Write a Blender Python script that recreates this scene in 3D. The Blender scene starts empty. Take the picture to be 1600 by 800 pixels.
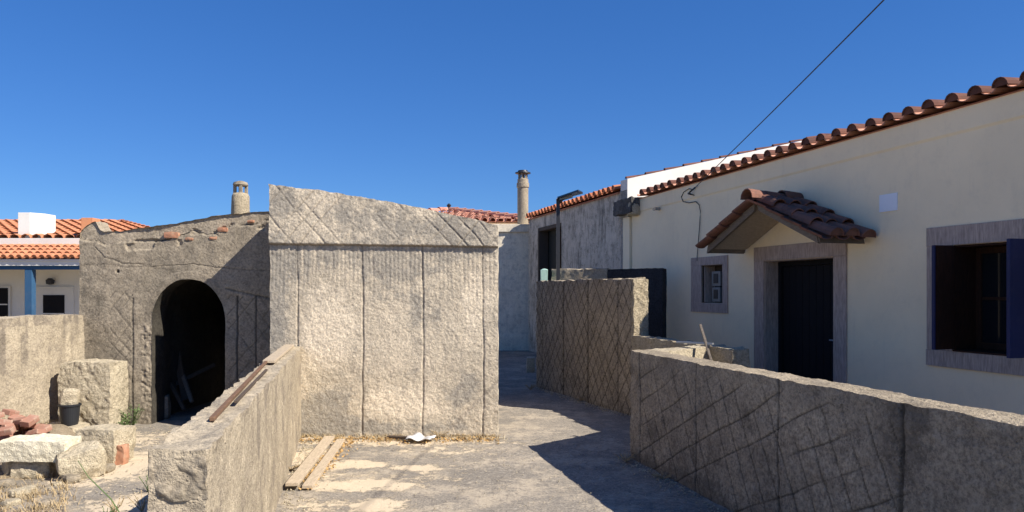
import bpy, math, random
import numpy as np
from mathutils import Vector
random.seed(7)
rng = np.random.default_rng(7)
R = math.radians
sc = bpy.context.scene
C = sc.collection
# ------------------------------------------------------------ camera, sky, sun, exposure
F, CX, HY, EYE = 1155.0, 800.0, 455.0, 1.6
cam = bpy.data.objects.new('camera', bpy.data.cameras.new('camera')); C.objects.link(cam)
cam.location = (0, 0, EYE); cam.rotation_euler = (R(90), 0, 0)
cam.data.lens = 36 * F / 1600; cam.data.sensor_width = 36
cam.data.shift_y = (HY - 400) / 1600
cam.data.clip_end = 5000; cam.data.clip_start = 0.05
sc.camera = cam
SUN = Vector((1.06, -0.54, 1.10)).normalized()
SEL = math.asin(SUN.z)
w = bpy.data.worlds.new('World'); sc.world = w; w.use_nodes = True
nt = w.node_tree; nt.nodes.clear()
sky = nt.nodes.new('ShaderNodeTexSky'); sky.sky_type = 'NISHITA'; sky.sun_disc = False
sky.sun_elevation = SEL; sky.sun_rotation = math.atan2(SUN.x, SUN.y)
sky.altitude = 1200; sky.air_density = 1.0; sky.dust_density = 0.0; sky.ozone_density = 3.0
hs = nt.nodes.new('ShaderNodeHueSaturation'); hs.inputs['Saturation'].default_value = 1.29; hs.inputs['Hue'].default_value = 0.511
bg = nt.nodes.new('ShaderNodeBackground'); bg.inputs[1].default_value = 0.101
wo = nt.nodes.new('ShaderNodeOutputWorld')
gm = nt.nodes.new('ShaderNodeGamma'); gm.inputs[1].default_value = 0.65
tn = nt.nodes.new('ShaderNodeMix'); tn.data_type = 'RGBA'; tn.blend_type = 'MULTIPLY'; tn.inputs[0].default_value = 1; tn.inputs[7].default_value = (.50, .86, 1.33, 1)
nt.links.new(sky.outputs[0], hs.inputs['Color']); nt.links.new(hs.outputs[0], gm.inputs[0]); nt.links.new(gm.outputs[0], tn.inputs[6]); nt.links.new(tn.outputs[2], bg.inputs[0]); nt.links.new(bg.outputs[0], wo.inputs[0])
sl = bpy.data.lights.new('sun', 'SUN'); sl.energy = 5.0; sl.angle = R(0.5); sl.color = (1.0, 0.93, 0.82)
so = bpy.data.objects.new('sun', sl); C.objects.link(so)
so.rotation_euler = SUN.to_track_quat('Z', 'Y').to_euler(); so.location = (10, -10, 12)
sc.view_settings.view_transform = 'Standard'; sc.view_settings.look = 'None'
sc.view_settings.exposure = 0.76; sc.view_settings.gamma = 1.0; sc.view_settings.use_curve_mapping = False
sc.cycles.max_bounces = 8; sc.cycles.diffuse_bounces = 6

# ------------------------------------------------------------ helpers: projection
def G(px, py, z=0.0):
    Y = F * (EYE - z) / (py - HY)
    return np.array([(px - CX) / F * Y, Y, z])
def P(px, py, Y):
    return np.array([(px - CX) / F * Y, Y, EYE + (HY - py) / F * Y])
# ------------------------------------------------------------ numpy noise
def _h(ix, iy, iz, seed):
    n = (ix * 374761393 + iy * 668265263 + iz * 2147483647 + seed * 1274126177) & 0xffffffff
    n = ((n ^ (n >> 13)) * 1274126177) & 0xffffffff
    n = ((n ^ (n >> 16)) * 2246822519) & 0xffffffff
    return ((n ^ (n >> 15)) & 0xffffff) / float(0xffffff)
def vn(p, seed=0):
    p = np.asarray(p, float); i = np.floor(p).astype(np.int64); f = p - i; f = f * f * (3 - 2 * f)
    out = 0
    for a in (0, 1):
        for b in (0, 1):
            for c in (0, 1):
                wgt = (f[..., 0] if a else 1 - f[..., 0]) * (f[..., 1] if b else 1 - f[..., 1]) * (f[..., 2] if c else 1 - f[..., 2])
                out = out + wgt * _h(i[..., 0] + a, i[..., 1] + b, i[..., 2] + c, seed)
    return out
def fbm(p, o=3, seed=0):
    s, a, t = 0, 1.0, 0
    for k in range(o):
        s = s + a * vn(np.asarray(p) * 2 ** k, seed + k * 17); t += a; a *= 0.5
    return s / t - 0.5
def vdisp(p, freq, o=2, seed=0):
    q = np.asarray(p) * freq
    return np.stack([fbm(q, o, seed), fbm(q + 31.7, o, seed + 5), fbm(q + 77.1, o, seed + 9)], -1)
def sstep(a, b, x):
    t = np.clip((x - a) / (b - a), 0, 1); return t * t * (3 - 2 * t)
# ------------------------------------------------------------ objects
def finish(name, me, mat, parent=None, smooth=False):
    o = bpy.data.objects.new(name, me); C.objects.link(o)
    if mat: me.materials.append(mat)
    if parent:
        o.parent = parent; o.matrix_parent_inverse = parent.matrix_basis.inverted()
    if smooth: me.shade_smooth()
    return o
def tag(o, label=None, cat=None, group=None, kind=None):
    if label: o['label'] = label
    if cat: o['category'] = cat
    if group: o['group'] = group
    if kind: o['kind'] = kind
    return o
def empty(name, loc, label, cat, group=None):
    o = bpy.data.objects.new(name, None); C.objects.link(o); o.location = [float(v) for v in loc]
    o.empty_display_size = 0.2
    return tag(o, label, cat, group)
class MB:
    def __init__(s): s.v = []; s.f = []; s.attr = None
    def add(s, vs, fs):
        b = len(s.v); s.v += [tuple(float(c) for c in v) for v in vs]; s.f += [tuple(b + i for i in f) for f in fs]; return s
    def hexa(s, q):   # q: 8 points, bottom 4 then top 4
        return s.add(q, [(3, 2, 1, 0), (4, 5, 6, 7), (0, 1, 5, 4), (1, 2, 6, 5), (2, 3, 7, 6), (3, 0, 4, 7)])
    def box(s, x0, x1, y0, y1, z0, z1):
        return s.hexa([(x0, y0, z0), (x1, y0, z0), (x1, y1, z0), (x0, y1, z0), (x0, y0, z1), (x1, y0, z1), (x1, y1, z1), (x0, y1, z1)])
    def wbox(s, s0, s1, d0, d1, z0, z1):   # box in house frame
        q = [W(s0, d1, z0), W(s1, d1, z0), W(s1, d0, z0), W(s0, d0, z0), W(s0, d1, z1), W(s1, d1, z1), W(s1, d0, z1), W(s0, d0, z1)]
        return s.hexa(q)
    def tube(s, pts, rad, n=8, caps=True):
        pts = [Vector([float(c) for c in p]) for p in pts]
        rads = rad if isinstance(rad, (list, tuple)) else [rad] * len(pts)
        rings = []
        for i, p in enumerate(pts):
            t = (pts[min(i + 1, len(pts) - 1)] - pts[max(i - 1, 0)]).normalized()
            a = t.cross(Vector((0, 0, 1)));
            if a.length < 1e-3: a = Vector((1, 0, 0))
            a.normalize(); b = t.cross(a)
            rings.append([p + (a * math.cos(2 * math.pi * k / n) + b * math.sin(2 * math.pi * k / n)) * rads[i] for k in range(n)])
        vs = [v for r in rings for v in r]; fs = []
        for i in range(len(rings) - 1):
            for k in range(n):
                fs.append((i * n + k, i * n + (k + 1) % n, (i + 1) * n + (k + 1) % n, (i + 1) * n + k))
        if caps:
            fs.append(tuple(range(n))[::-1]); fs.append(tuple(range((len(rings) - 1) * n, len(rings) * n)))
        return s.add(vs, fs)
    def lathe(s, c, prof, n=20, wob=0.0, seed=0):
        vs = []; fs = []
        for (r, z) in prof:
            for k in range(n):
                a = 2 * math.pi * k / n
                rr = r * (1 + wob * (math.sin(a * 3 + seed + z * 9) * .5 + math.sin(a * 5 + z * 23) * .5))
                vs.append((c[0] + rr * math.cos(a), c[1] + rr * math.sin(a), c[2] + z))
        for i in range(len(prof) - 1):
            for k in range(n): fs.append((i * n + k, i * n + (k + 1) % n, (i + 1) * n + (k + 1) % n, (i + 1) * n + k))
        fs.append(tuple(range(n))[::-1]); fs.append(tuple(range((len(prof) - 1) * n, len(prof) * n)))
        return s.add(vs, fs)
    def build(s, name, mat, parent=None, bevel=0.0, smooth=False):
        me = bpy.data.meshes.new(name); me.from_pydata(s.v, [], s.f); me.update()
        if bevel or True:
            import bmesh
            bm = bmesh.new(); bm.from_mesh(me); bmesh.ops.recalc_face_normals(bm, faces=bm.faces)
            if bevel: bmesh.ops.bevel(bm, geom=[e for e in bm.edges if len(e.link_faces) == 2 and e.calc_face_angle(0) > 0.6], offset=bevel, segments=2, affect='EDGES', profile=0.6)
            bm.to_mesh(me); bm.free()
        return finish(name, me, mat, parent, smooth)
def grids_mesh(name, grids, mat, parent=None, smooth=True):
    """grids: list of (P[m,n,3], groove[m,n] or None, flip, mask or None) -> one mesh"""
    V = []; Fc = []; A = []; b = 0
    for (p, g, flip, mask) in grids:
        m, n = p.shape[:2]
        V.append(p.reshape(-1, 3)); A.append((np.zeros((m, n)) if g is None else g).reshape(-1))
        i = np.arange(m * n).reshape(m, n)
        q = np.stack([i[:-1, :-1], i[1:, :-1], i[1:, 1:], i[:-1, 1:]], -1)
        if mask is not None: q = q[mask]
        q = q.reshape(-1, 4)
        if flip: q = q[:, ::-1]
        Fc.append(q + b); b += m * n
    V = np.concatenate(V); Q = np.concatenate(Fc); A = np.concatenate(A).astype(complex)
    me = bpy.data.meshes.new(name)
    me.vertices.add(len(V)); me.vertices.foreach_set('co', V.astype(np.float32).ravel())
    me.loops.add(len(Q) * 4); me.loops.foreach_set('vertex_index', Q.astype(np.int32).ravel())
    me.polygons.add(len(Q)); me.polygons.foreach_set('loop_start', np.arange(0, len(Q) * 4, 4, dtype=np.int32))
    at = me.attributes.new('groove', 'FLOAT', 'POINT'); at.data.foreach_set('value', A.real.astype(np.float32))
    at = me.attributes.new('stain', 'FLOAT', 'POINT'); at.data.foreach_set('value', A.imag.astype(np.float32))
    me.update(calc_edges=True); me.validate()
    return finish(name, me, mat, parent, smooth)
def relief_wall(name, A, B, thick, ztop, mat, parent=None, z0=-0.05, step=0.012, amp=0.012, freq=9, amp_top=0.03, carve=None, side=1, fine=0.004, seed=0, openings=None, back_step=0.08, top_attr=0.0):
    A = np.array(A[:2], float); B = np.array(B[:2], float); L = np.linalg.norm(B - A); u = (B - A) / L
    nf = np.array([u[1], -u[0]]) * side
    def topf(s): return ztop(s) if callable(ztop) else np.full_like(np.asarray(s, float), ztop)
    def place(S, T, Z, front):
        p = np.stack([A[0] + u[0] * S - nf[0] * T, A[1] + u[1] * S - nf[1] * T, Z], -1)
        w_ = np.exp(-np.clip(topf(S) - Z, 0, 9) / 0.03)
        wb = np.minimum(1, np.clip(Z - z0, 0, 1) / 0.05)
        edge = np.exp(-np.minimum(S, L - S) / 0.04)
        d = vdisp(p, freq, 3, seed) * (amp + amp_top * np.maximum(w_, edge * .7))[..., None] * wb[..., None] + vdisp(p, 55, 2, seed + 3) * fine
        g = np.zeros_like(S)
        if carve is not None and front is not None:
            dep, g = carve(S, Z)
            p = p + np.stack([nf[0] * dep * front, nf[1] * dep * front, 0 * dep], -1)
            g = g * front
        return p + d, g
    ns = max(3, int(L / step)); grids = []
    hmax = float(np.max(topf(np.linspace(0, L, 50)))) - z0
    nz = max(3, int(hmax / step)); nt = max(3, int(thick / max(step, .012)))
    s = np.linspace(0, L, ns)
    zt = topf(s)
    v = np.linspace(0, 1, nz)
    if openings is None:
        S = np.repeat(s[:, None], nz, 1); Z = z0 + (zt[:, None] - z0) * v[None]
        p, g = place(S, 0 * S, Z, np.ones_like(S)); grids.append((p, g, side < 0, None))
    else:
        a, b, arch = openings
        for (s0, s1, low) in ((0, a, None), (a, b, arch), (b, L, None)):
            n_ = max(8, int((s1 - s0) / step))
            ss = np.linspace(s0, s1, n_) if low is None else a + (b - a) * (0.5 - 0.5 * np.cos(np.linspace(0, math.pi, n_ + 30)))
            lo = np.full_like(ss, z0) if low is None else low(ss)
            S = np.repeat(ss[:, None], nz, 1); Z = lo[:, None] + (topf(ss) - lo)[:, None] * v[None]
            p, g = place(S, 0 * S, Z, np.ones_like(S)); grids.append((p, g, side < 0, None))
    # top
    t = np.linspace(0, thick, nt)
    S = np.repeat(s[:, None], nt, 1); T = np.repeat(t[None], ns, 0); Z = np.repeat(zt[:, None], nt, 1)
    fr = (T == 0).astype(float)
    p, g = place(S, T, Z, fr); grids.append((p, g * 0 + top_attr, side > 0, None)) if False else grids.append((p, g, side < 0, None))
    # ends
    for (sv, fl) in ((0.0, side > 0), (L, side < 0)):
        zz = z0 + (float(topf(np.array([sv]))[0]) - z0) * v
        T = np.repeat(t[:, None], nz, 1); Z = np.repeat(zz[None], nt, 0); S = np.full_like(T, sv)
        p, g = place(S, T, Z, (T == 0).astype(float)); grids.append((p, g, fl, None))
    # back
    if openings is None:
        nb = max(3, int(hmax / back_step)); vb = np.linspace(0, 1, nb)
        S = np.repeat(s[:, None], nb, 1); Z = z0 + (zt[:, None] - z0) * vb[None]
        p, g = place(S, S * 0 + thick, Z, None); grids.append((p, None, side > 0, None))
    return grids_mesh(name, grids, mat, parent)
def stone(name, c, size, mat, rot=0.0, tilt=(0, 0), amp=0.05, r=0.35, n=22, seed=0, parent=None, freq=5, fine=.01):
    """rounded, weathered block centred at c (bottom at c.z)"""
    l = np.linspace(-1, 1, n); grids = []
    a, b = np.meshgrid(l, l, indexing='ij'); o = np.ones_like(a)
    from mathutils import Euler
    M = np.array(Euler((tilt[0], tilt[1], rot)).to_matrix())
    for ax in range(3):
        for sg in (-1, 1):
            q = [None] * 3; q[ax] = o * sg; q[(ax + 1) % 3] = a; q[(ax + 2) % 3] = b
            p = np.stack(q, -1); nrm = p / np.linalg.norm(p, axis=-1, keepdims=True)
            p = p * (1 - r) + nrm * r * 1.25
            p = p * np.array(size) / 2
            p = p + vdisp(p + seed * 3.1, freq, 3, seed) * amp + vdisp(p + seed, 30, 2, seed) * fine
            p = p @ M.T + np.array([c[0], c[1], c[2] + size[2] / 2])
            grids.append((p, None, sg < 0, None))
    return grids_mesh(name, grids, mat, parent)
# ------------------------------------------------------------ house frame: s along the wall towards the camera, d outwards
HU = np.array([0.290, -0.957]); HN = np.array([-0.957, -0.290])
def W(s, d, z): return (3.37 + HU[0] * s + HN[0] * d, 10.2 + HU[1] * s + HN[1] * d, z)
def sY(px):   # s on the house plane at picture column px
    t = (px - CX) / F; Y = 6.46 / (0.303 + t); return (10.2 - Y) / 0.957
# ------------------------------------------------------------ materials
class NT:
    def __init__(s, name):
        s.m = bpy.data.materials.new(name); s.m.use_nodes = True; s.t = s.m.node_tree; s.b = s.t.nodes['Principled BSDF']
        s.tc = s.t.nodes.new('ShaderNodeTexCoord').outputs['Object']
    def n(s, typ, ins=None, **kw):
        x = s.t.nodes.new(typ)
        for k, v in kw.items(): setattr(x, k, v)
        for k, v in (ins or {}).items():
            if isinstance(v, bpy.types.NodeSocket): s.t.links.new(v, x.inputs[k])
            else: x.inputs[k].default_value = v
        return x
    def noise(s, scale, detail=4, rough=0.6, mapping=None, off=None):
        co = s.tc
        if mapping or off: co = s.n('ShaderNodeMapping', {'Vector': s.tc, 'Scale': mapping or (1, 1, 1), 'Location': off or (0, 0, 0)}).outputs[0]
        return s.n('ShaderNodeTexNoise', {'Vector': co, 'Scale': scale, 'Detail': detail, 'Roughness': rough}).outputs[0]
    def ramp(s, v, a, b, lo=0.0, hi=1.0):
        return s.n('ShaderNodeMapRange', {'Value': v, 'From Min': a, 'From Max': b, 'To Min': lo, 'To Max': hi}).outputs[0]
    def mix(s, f, a, b, blend='MIX'):
        x = s.n('ShaderNodeMix', data_type='RGBA', blend_type=blend)
        for i, v in ((0, f), (6, a), (7, b)):
            if isinstance(v, bpy.types.NodeSocket): s.t.links.new(v, x.inputs[i])
            else: x.inputs[i].default_value = v if i == 0 else (*v, 1)
        return x.outputs[2]
    def math(s, op, a, b=0.0):
        return s.n('ShaderNodeMath', {0: a, 1: b}, operation=op).outputs[0]
    def attr(s, name='groove'): return s.n('ShaderNodeAttribute', attribute_name=name).outputs['Fac']
    def done(s, col, rough=0.9, hgt=None, bump=0.5, dist=0.01, spec=0.2, metal=0.0):
        if isinstance(col, bpy.types.NodeSocket): s.t.links.new(col, s.b.inputs['Base Color'])
        else: s.b.inputs['Base Color'].default_value = (*col, 1)
        if isinstance(rough, bpy.types.NodeSocket): s.t.links.new(rough, s.b.inputs['Roughness'])
        else: s.b.inputs['Roughness'].default_value = rough
        s.b.inputs['Specular IOR Level'].default_value = spec; s.b.inputs['Metallic'].default_value = metal
        if hgt is not None:
            b = s.n('ShaderNodeBump', {'Height': hgt, 'Strength': bump, 'Distance': dist}); s.t.links.new(b.outputs[0], s.b.inputs['Normal'])
        return s.m
def concrete(name, cA, cB, cD, scale=1.2, streak=0.5, pit=0.5, bump=0.7, dist=0.012, groove=(.05, .045, .04), spots=0.35, streak_freq=(5, 5, .35), stain=0.5, seed=0):
    m = NT(name); off = (seed * 3.3, seed * 1.7, seed)
    c = m.mix(m.ramp(m.noise(scale, 5, .65, off=off), .36, .64), cA, cB)
    c = m.mix(m.ramp(m.noise(scale * 2.7, 6, .7, off=(9 + seed, 2, 4)), .52, .68, 0, stain), c, cD)
    c = m.mix(m.ramp(m.noise(2.2, 5, .7, mapping=streak_freq, off=(seed, 0, 0)), .52, .72, 0, streak), c, cD)
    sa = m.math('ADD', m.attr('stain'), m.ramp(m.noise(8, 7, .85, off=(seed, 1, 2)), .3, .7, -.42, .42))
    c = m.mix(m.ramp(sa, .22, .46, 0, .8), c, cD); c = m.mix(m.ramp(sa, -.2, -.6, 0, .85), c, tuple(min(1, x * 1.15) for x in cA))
    c = m.mix(m.ramp(m.noise(4.5, 8, .85, off=(seed, 3, 3)), .50, .60, 0, .25 + stain * .5), c, cD)
    f = m.noise(42, 3, .8); c = m.mix(m.ramp(f, .38, .58, min(1, spots * 1.5), 0), c, tuple(x * .5 for x in cD))
    g = m.noise(11, 5, .75, off=(4, seed, 1)); c = m.mix(m.ramp(g, .45, .75, .0, .25), c, tuple(min(1, x * 1.25) for x in cA))
    vo = m.n('ShaderNodeTexVoronoi', {'Vector': m.tc, 'Scale': 48.0, 'Randomness': 1.0}).outputs['Distance']
    pits = m.math('MULTIPLY', m.ramp(vo, .0, .28, 1, 0), m.ramp(m.noise(6, 3, off=(1, 1, seed)), .48, .6))
    c = m.mix(m.math('MULTIPLY', pits, pit), c, tuple(x * .4 for x in cD))
    c = m.mix(m.math('MULTIPLY', m.attr(), .85), c, groove)
    h = m.math('ADD', m.math('MULTIPLY', f, .9), m.math('MULTIPLY', m.noise(95, 3, .7), .7))
    h = m.math('ADD', h, m.math('MULTIPLY', m.noise(18, 3, .6), .8)); h = m.math('SUBTRACT', h, m.math('MULTIPLY', pits, .6))
    return m.done(c, .92, h, bump, dist)
def paint(name, col, var=0.08, bump=0.35, scale=70, rough=.75, dirt=(.35, .3, .25), dirt_amt=.15, dist=.004):
    m = NT(name); c = m.mix(m.ramp(m.noise(1.1, 5, .6), .35, .65), col, tuple(x * (1 - var) for x in col))
    c = m.mix(m.ramp(m.noise(2.4, 6, .7, mapping=(3, 3, .5)), .56, .8, 0, dirt_amt), c, dirt)
    c = m.mix(m.ramp(m.noise(5, 6, .8), .5, .75, 0, dirt_amt * .8), c, dirt)
    h = m.math('ADD', m.noise(scale, 3, .6), m.math('MULTIPLY', m.noise(scale * .3, 2), .6)); h = m.math('ADD', h, m.math('MULTIPLY', m.noise(3.5, 3, .5), 3.5))
    return m.done(c, rough, h, bump, dist)
def tilemat(name, cA, cB, cD):
    m = NT(name)
    vo = m.n('ShaderNodeTexVoronoi', {'Vector': m.tc, 'Scale': 4.5}).outputs['Color']
    c = m.mix(m.n('ShaderNodeSeparateColor', {'Color': vo}).outputs[0], cA, cB)
    c = m.mix(m.ramp(m.noise(14, 5, .7), .5, .72, 0, .7), c, cD)
    return m.done(c, .85, m.noise(60, 3), .4, .004)
def woodmat(name, cA, cB, direction=(1, 14, 14), rough=.8):
    m = NT(name); g = m.noise(6, 6, .7, mapping=direction)
    return m.done(m.mix(m.ramp(g, .35, .65), cA, cB), rough, g, .5, .004)
def plain(name, col, rough=.6, metal=0.0, var=.15, spec=.4):
    m = NT(name); c = m.mix(m.noise(20, 4), tuple(x * (1 - var) for x in col), tuple(min(1, x * (1 + var)) for x in col))
    return m.done(c, rough, m.noise(90, 2), .1, .002, spec, metal)
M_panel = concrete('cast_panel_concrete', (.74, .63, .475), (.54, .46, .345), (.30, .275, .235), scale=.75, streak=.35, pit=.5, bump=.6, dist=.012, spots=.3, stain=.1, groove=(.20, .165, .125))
M_vault = concrete('vault_cement_render', (.40, .335, .25), (.28, .24, .18), (.155, .132, .10), scale=1.3, streak=.3, pit=.4, bump=.55, seed=3, stain=.4)
M_vaultShade = concrete('shade_dark_lining', (.085, .075, .06), (.055, .05, .04), (.025, .022, .02), seed=7)  # deep shade inside the arch put into a near-black lining colour
M_shadew = concrete('boundary_wall_render', (.50, .415, .30), (.37, .31, .23), (.18, .15, .115), scale=1.1, streak=.4, pit=.7, bump=1.0, dist=.018, spots=.4, seed=5, groove=(.035, .03, .025))
M_left = concrete('cream_wall_render', (.48, .405, .295), (.37, .31, .225), (.25, .21, .165), scale=.9, streak=.35, pit=.7, bump=.8, seed=8, streak_freq=(3, 3, .4), stain=.35)
M_brokenrender = concrete('broken_block_end', (.66, .56, .39), (.55, .46, .32), (.32, .26, .18), scale=3, streak=.1, pit=.9, bump=1, dist=.03, seed=2)
M_lime = concrete('limestone', (.66, .57, .41), (.52, .44, .31), (.30, .255, .19), scale=3, streak=.1, pit=.9, bump=1, dist=.02, seed=6, spots=.3)
M_white = paint('cream_house_paint', (.94, .785, .535), var=.07, dirt_amt=.16)
M_whitewash = paint('white_wash', (.74, .72, .67), dirt_amt=.1)
M_offwhite = concrete('weathered_whitewash', (.88, .77, .60), (.74, .645, .50), (.36, .33, .28), scale=1.2, streak=.35, pit=.2, bump=.35, stain=.5, seed=1, spots=.1)
M_mould = concrete('mould_stained_plaster', (.66, .575, .465), (.52, .455, .37), (.05, .047, .043), scale=1.0, streak=.9, pit=.15, bump=.35, stain=.5, seed=12, streak_freq=(3.2, 3.2, .5), spots=.1)
M_stainedgrey = concrete('stained_grey_mortar', (.16, .15, .14), (.09, .085, .08), (.03, .03, .03), scale=4, seed=9)
M_limeL = concrete('pale_limestone', (.80, .74, .58), (.68, .61, .45), (.36, .31, .24), scale=4, streak=.1, pit=.7, bump=.8, seed=6, spots=.15, stain=.15)
M_end = concrete('weathered_block_end', (.50, .42, .295), (.40, .33, .23), (.24, .195, .14), scale=4, streak=.1, pit=.8, bump=1, dist=.03, seed=2)
M_darkwall = concrete('dark_wall_render', (.055, .055, .06), (.04, .04, .045), (.02, .02, .022), streak=.4, pit=.3, bump=.5, seed=4)  # near-black tone for the wall beside the cream house
M_tile = tilemat('terracotta_tile', (.52, .20, .10), (.36, .12, .065), (.16, .08, .06))
M_tileEave = tilemat('eave_tile_shaded', (.17, .072, .05), (.10, .044, .034), (.07, .048, .04))  # cover tiles coloured dark for their shaded ends against the sun
M_tilePan = tilemat('pan_tile_sunlit', (.62, .32, .22), (.52, .25, .17), (.40, .22, .16))  # pan tiles coloured lighter to stand for sunlight between the covers
M_tileO = tilemat('orange_tile', (.58, .24, .125), (.44, .175, .09), (.28, .14, .09))
M_tileOld = tilemat('old_brown_tile', (.24, .115, .082), (.14, .07, .052), (.08, .058, .048))
M_pink = tilemat('faded_pink_tile', (.55, .30, .22), (.42, .17, .12), (.45, .38, .32))
M_brick = tilemat('red_brick', (.38, .21, .15), (.30, .155, .115), (.46, .38, .30))
M_brickdust = tilemat('dusty_exposed_brick', (.42, .20, .12), (.36, .19, .12), (.36, .28, .2))
M_brickO = tilemat('orange_clay_block', (.62, .27, .13), (.5, .2, .1), (.4, .22, .15))
M_stonetrim = woodmat('grey_stone_trim', (.52, .41, .34), (.30, .235, .20), direction=(9, 9, 1.2), rough=.85)
M_plank = woodmat('weathered_plank', (.50, .41, .30), (.34, .275, .20), direction=(14, 2, 14))
M_olddark = woodmat('old_dark_wood', (.11, .08, .06), (.06, .048, .038), direction=(10, 1.5, 10))
M_rust = woodmat('rust_brown_wood', (.20, .115, .07), (.12, .075, .05), direction=(10, 1.5, 10))
M_awnwood = woodmat('grey_painted_board', (.21, .175, .14), (.14, .118, .098), direction=(2, 2, 9))
M_soffit = woodmat('soffit_boards', (.52, .44, .34), (.40, .335, .26), direction=(4, 1, 14))
M_brown = woodmat('brown_window_wood', (.05, .022, .013), (.028, .013, .008), direction=(8, 8, 1.5))
M_door = woodmat('navy_door_boards', (.010, .010, .013), (.007, .007, .009), direction=(10, 10, 1))
M_blue = paint('blue_shutter_paint', (.02, .025, .085), var=.2, bump=.15, dirt_amt=.05, rough=.5)
M_bluepost = paint('blue_post_paint', (.035, .10, .20), var=.2, dirt_amt=.1)
M_glass = NT('window_glass'); M_glass.b.inputs['Roughness'].default_value = .08; M_glass = M_glass.done((.012, .014, .018), .08, spec=.5)
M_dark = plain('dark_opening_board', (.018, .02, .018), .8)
M_metal = plain('dark_metal', (.05, .05, .055), .45, .6)
M_galv = plain('galvanised_metal', (.35, .36, .37), .4, .7)
M_black = plain('black_plastic', (.018, .02, .024), .5)
M_solar = plain('solar_cell', (.015, .025, .05), .15, 0, spec=.8)
M_cable = plain('cable_sheath', (.05, .05, .055), .6)
M_meter = plain('meter_plastic', (.22, .215, .20), .5)
M_plaque = plain('white_plaque', (.80, .82, .86), .4, var=.03)
M_teal = plain('verdigris_block', (.30, .45, .40), .8)
M_straw = plain('dry_straw', (.38, .285, .16), .9, var=.4)
M_green = plain('weed_green', (.10, .15, .05), .8, var=.3)
M_leaf = plain('dry_leaf', (.42, .26, .10), .9, var=.5)
M_sheet = plain('plastic_sheet', (.50, .49, .49), .5, var=.1)
# ground
def groundmat():
    m = NT('alley_concrete')
    n1 = m.noise(.9, 6, .65); c = m.mix(m.ramp(n1, .38, .62), (.255, .225, .185), (.37, .32, .255))
    sp = m.noise(55, 3, .8); c = m.mix(m.ramp(sp, .42, .62, .7, 0), c, (.13, .12, .11))
    c = m.mix(m.ramp(m.noise(24, 4, .8), .55, .7, 0, .55), c, (.54, .49, .41))
    c = m.mix(m.ramp(m.noise(2.6, 6, .75, off=(5, 3, 0)), .54, .68, 0, .55), c, (.20, .185, .165))
    cr = m.n('ShaderNodeTexVoronoi', {'Vector': m.n('ShaderNodeVectorMath', {0: m.tc, 1: m.n('ShaderNodeTexNoise', {'Vector': m.tc, 'Scale': 3.0, 'Detail': 4.0}).outputs['Color']}, operation='ADD').outputs[0], 'Scale': .75}, feature='DISTANCE_TO_EDGE').outputs['Distance']
    c = m.mix(m.ramp(cr, .002, .008, .55, 0), c, (.09, .08, .07))
    c = m.mix(m.ramp(m.noise(1.6, 5, .8, off=(2, 7, 0)), .48, .6, 0, .45), c, (.56, .47, .35)); c = m.mix(m.ramp(m.noise(18, 2, .9), .56, .62, 0, .6), c, (.16, .14, .12))
    # spilled cement and dust skins
    a = m.math('ADD', m.attr(), m.ramp(m.noise(6, 8, .8), .3, .7, -.5, .5))
    c = m.mix(m.ramp(a, .42, .56, 0, .85), c, m.mix(m.noise(9, 5, .7), (.66, .54, .39), (.54, .45, .32)))
    h = m.math('ADD', m.math('MULTIPLY', sp, .7), m.noise(14, 5, .7)); h = m.math('ADD', h, m.ramp(a, .44, .55, 0, .5))
    return m.done(c, .95, h, .75, .012)
M_ground = groundmat()
m = NT('dry_earth'); c = m.mix(m.ramp(m.noise(3, 6, .7), .35, .65), (.34, .27, .18), (.22, .18, .13)); c = m.mix(m.ramp(m.noise(40, 3, .8), .5, .7, 0, .6), c, (.42, .36, .27))
M_earth = m.done(c, .95, m.noise(30, 5, .8), .9, .03)

# ------------------------------------------------------------ ground
gs = MB(); n = 0
gs.add([(-600, -600, -.02), (600, -600, -.02), (600, 600, -.02), (-600, 600, -.02)], [(0, 1, 2, 3)])
tag(gs.build('ground', M_earth), kind='structure')
x = np.arange(-7, 7.6, .03); y = np.arange(-3, 22, .03)
x = np.arange(-6.2, 7.0, .035); y = np.concatenate([np.arange(-3, 3.5, .12), np.arange(3.5, 10.5, .028), np.arange(10.5, 20.5, .08)])
X, Y = np.meshgrid(x, y, indexing='ij'); p = np.stack([X, Y, X * 0], -1)
Z = 0.004 + 0.03 * fbm(p * .9, 3, 4) + 0.012 * fbm(p * 6, 3, 8)
patch = np.zeros_like(X)
for (px, py, rx, ry, k) in ((480, 740, .7, .8, .5), (560, 758, .55, .20, .95), (548, 726, .42, .18, .9), (655, 731, .30, .13, .85), (590, 790, .25, .22, .9), (500, 790, .3, .25, .6), (475, 715, .35, .5, .8), (620, 692, 1.3, .22, .75), (700, 705, .6, .3, .55),
                            (640, 745, .6, .3, .5), (185, 730, .5, .8, .85), (200, 690, .4, .6, .7), (210, 790, .45, .4, .8), (130, 790, .4, .3, .5), (330, 700, .6, .8, .7), (150, 690, .6, .7, .5)):
    c = G(px, py); patch = np.maximum(patch, k * np.exp(-(((X - c[0]) / rx) ** 2 + ((Y - c[1]) / ry) ** 2) * .8))
wx = G(90, 700)[0]
p[..., 2] = Z
tag(grids_mesh('alley_pavement', [(p, patch, False, None)], M_ground), kind='structure')
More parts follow.
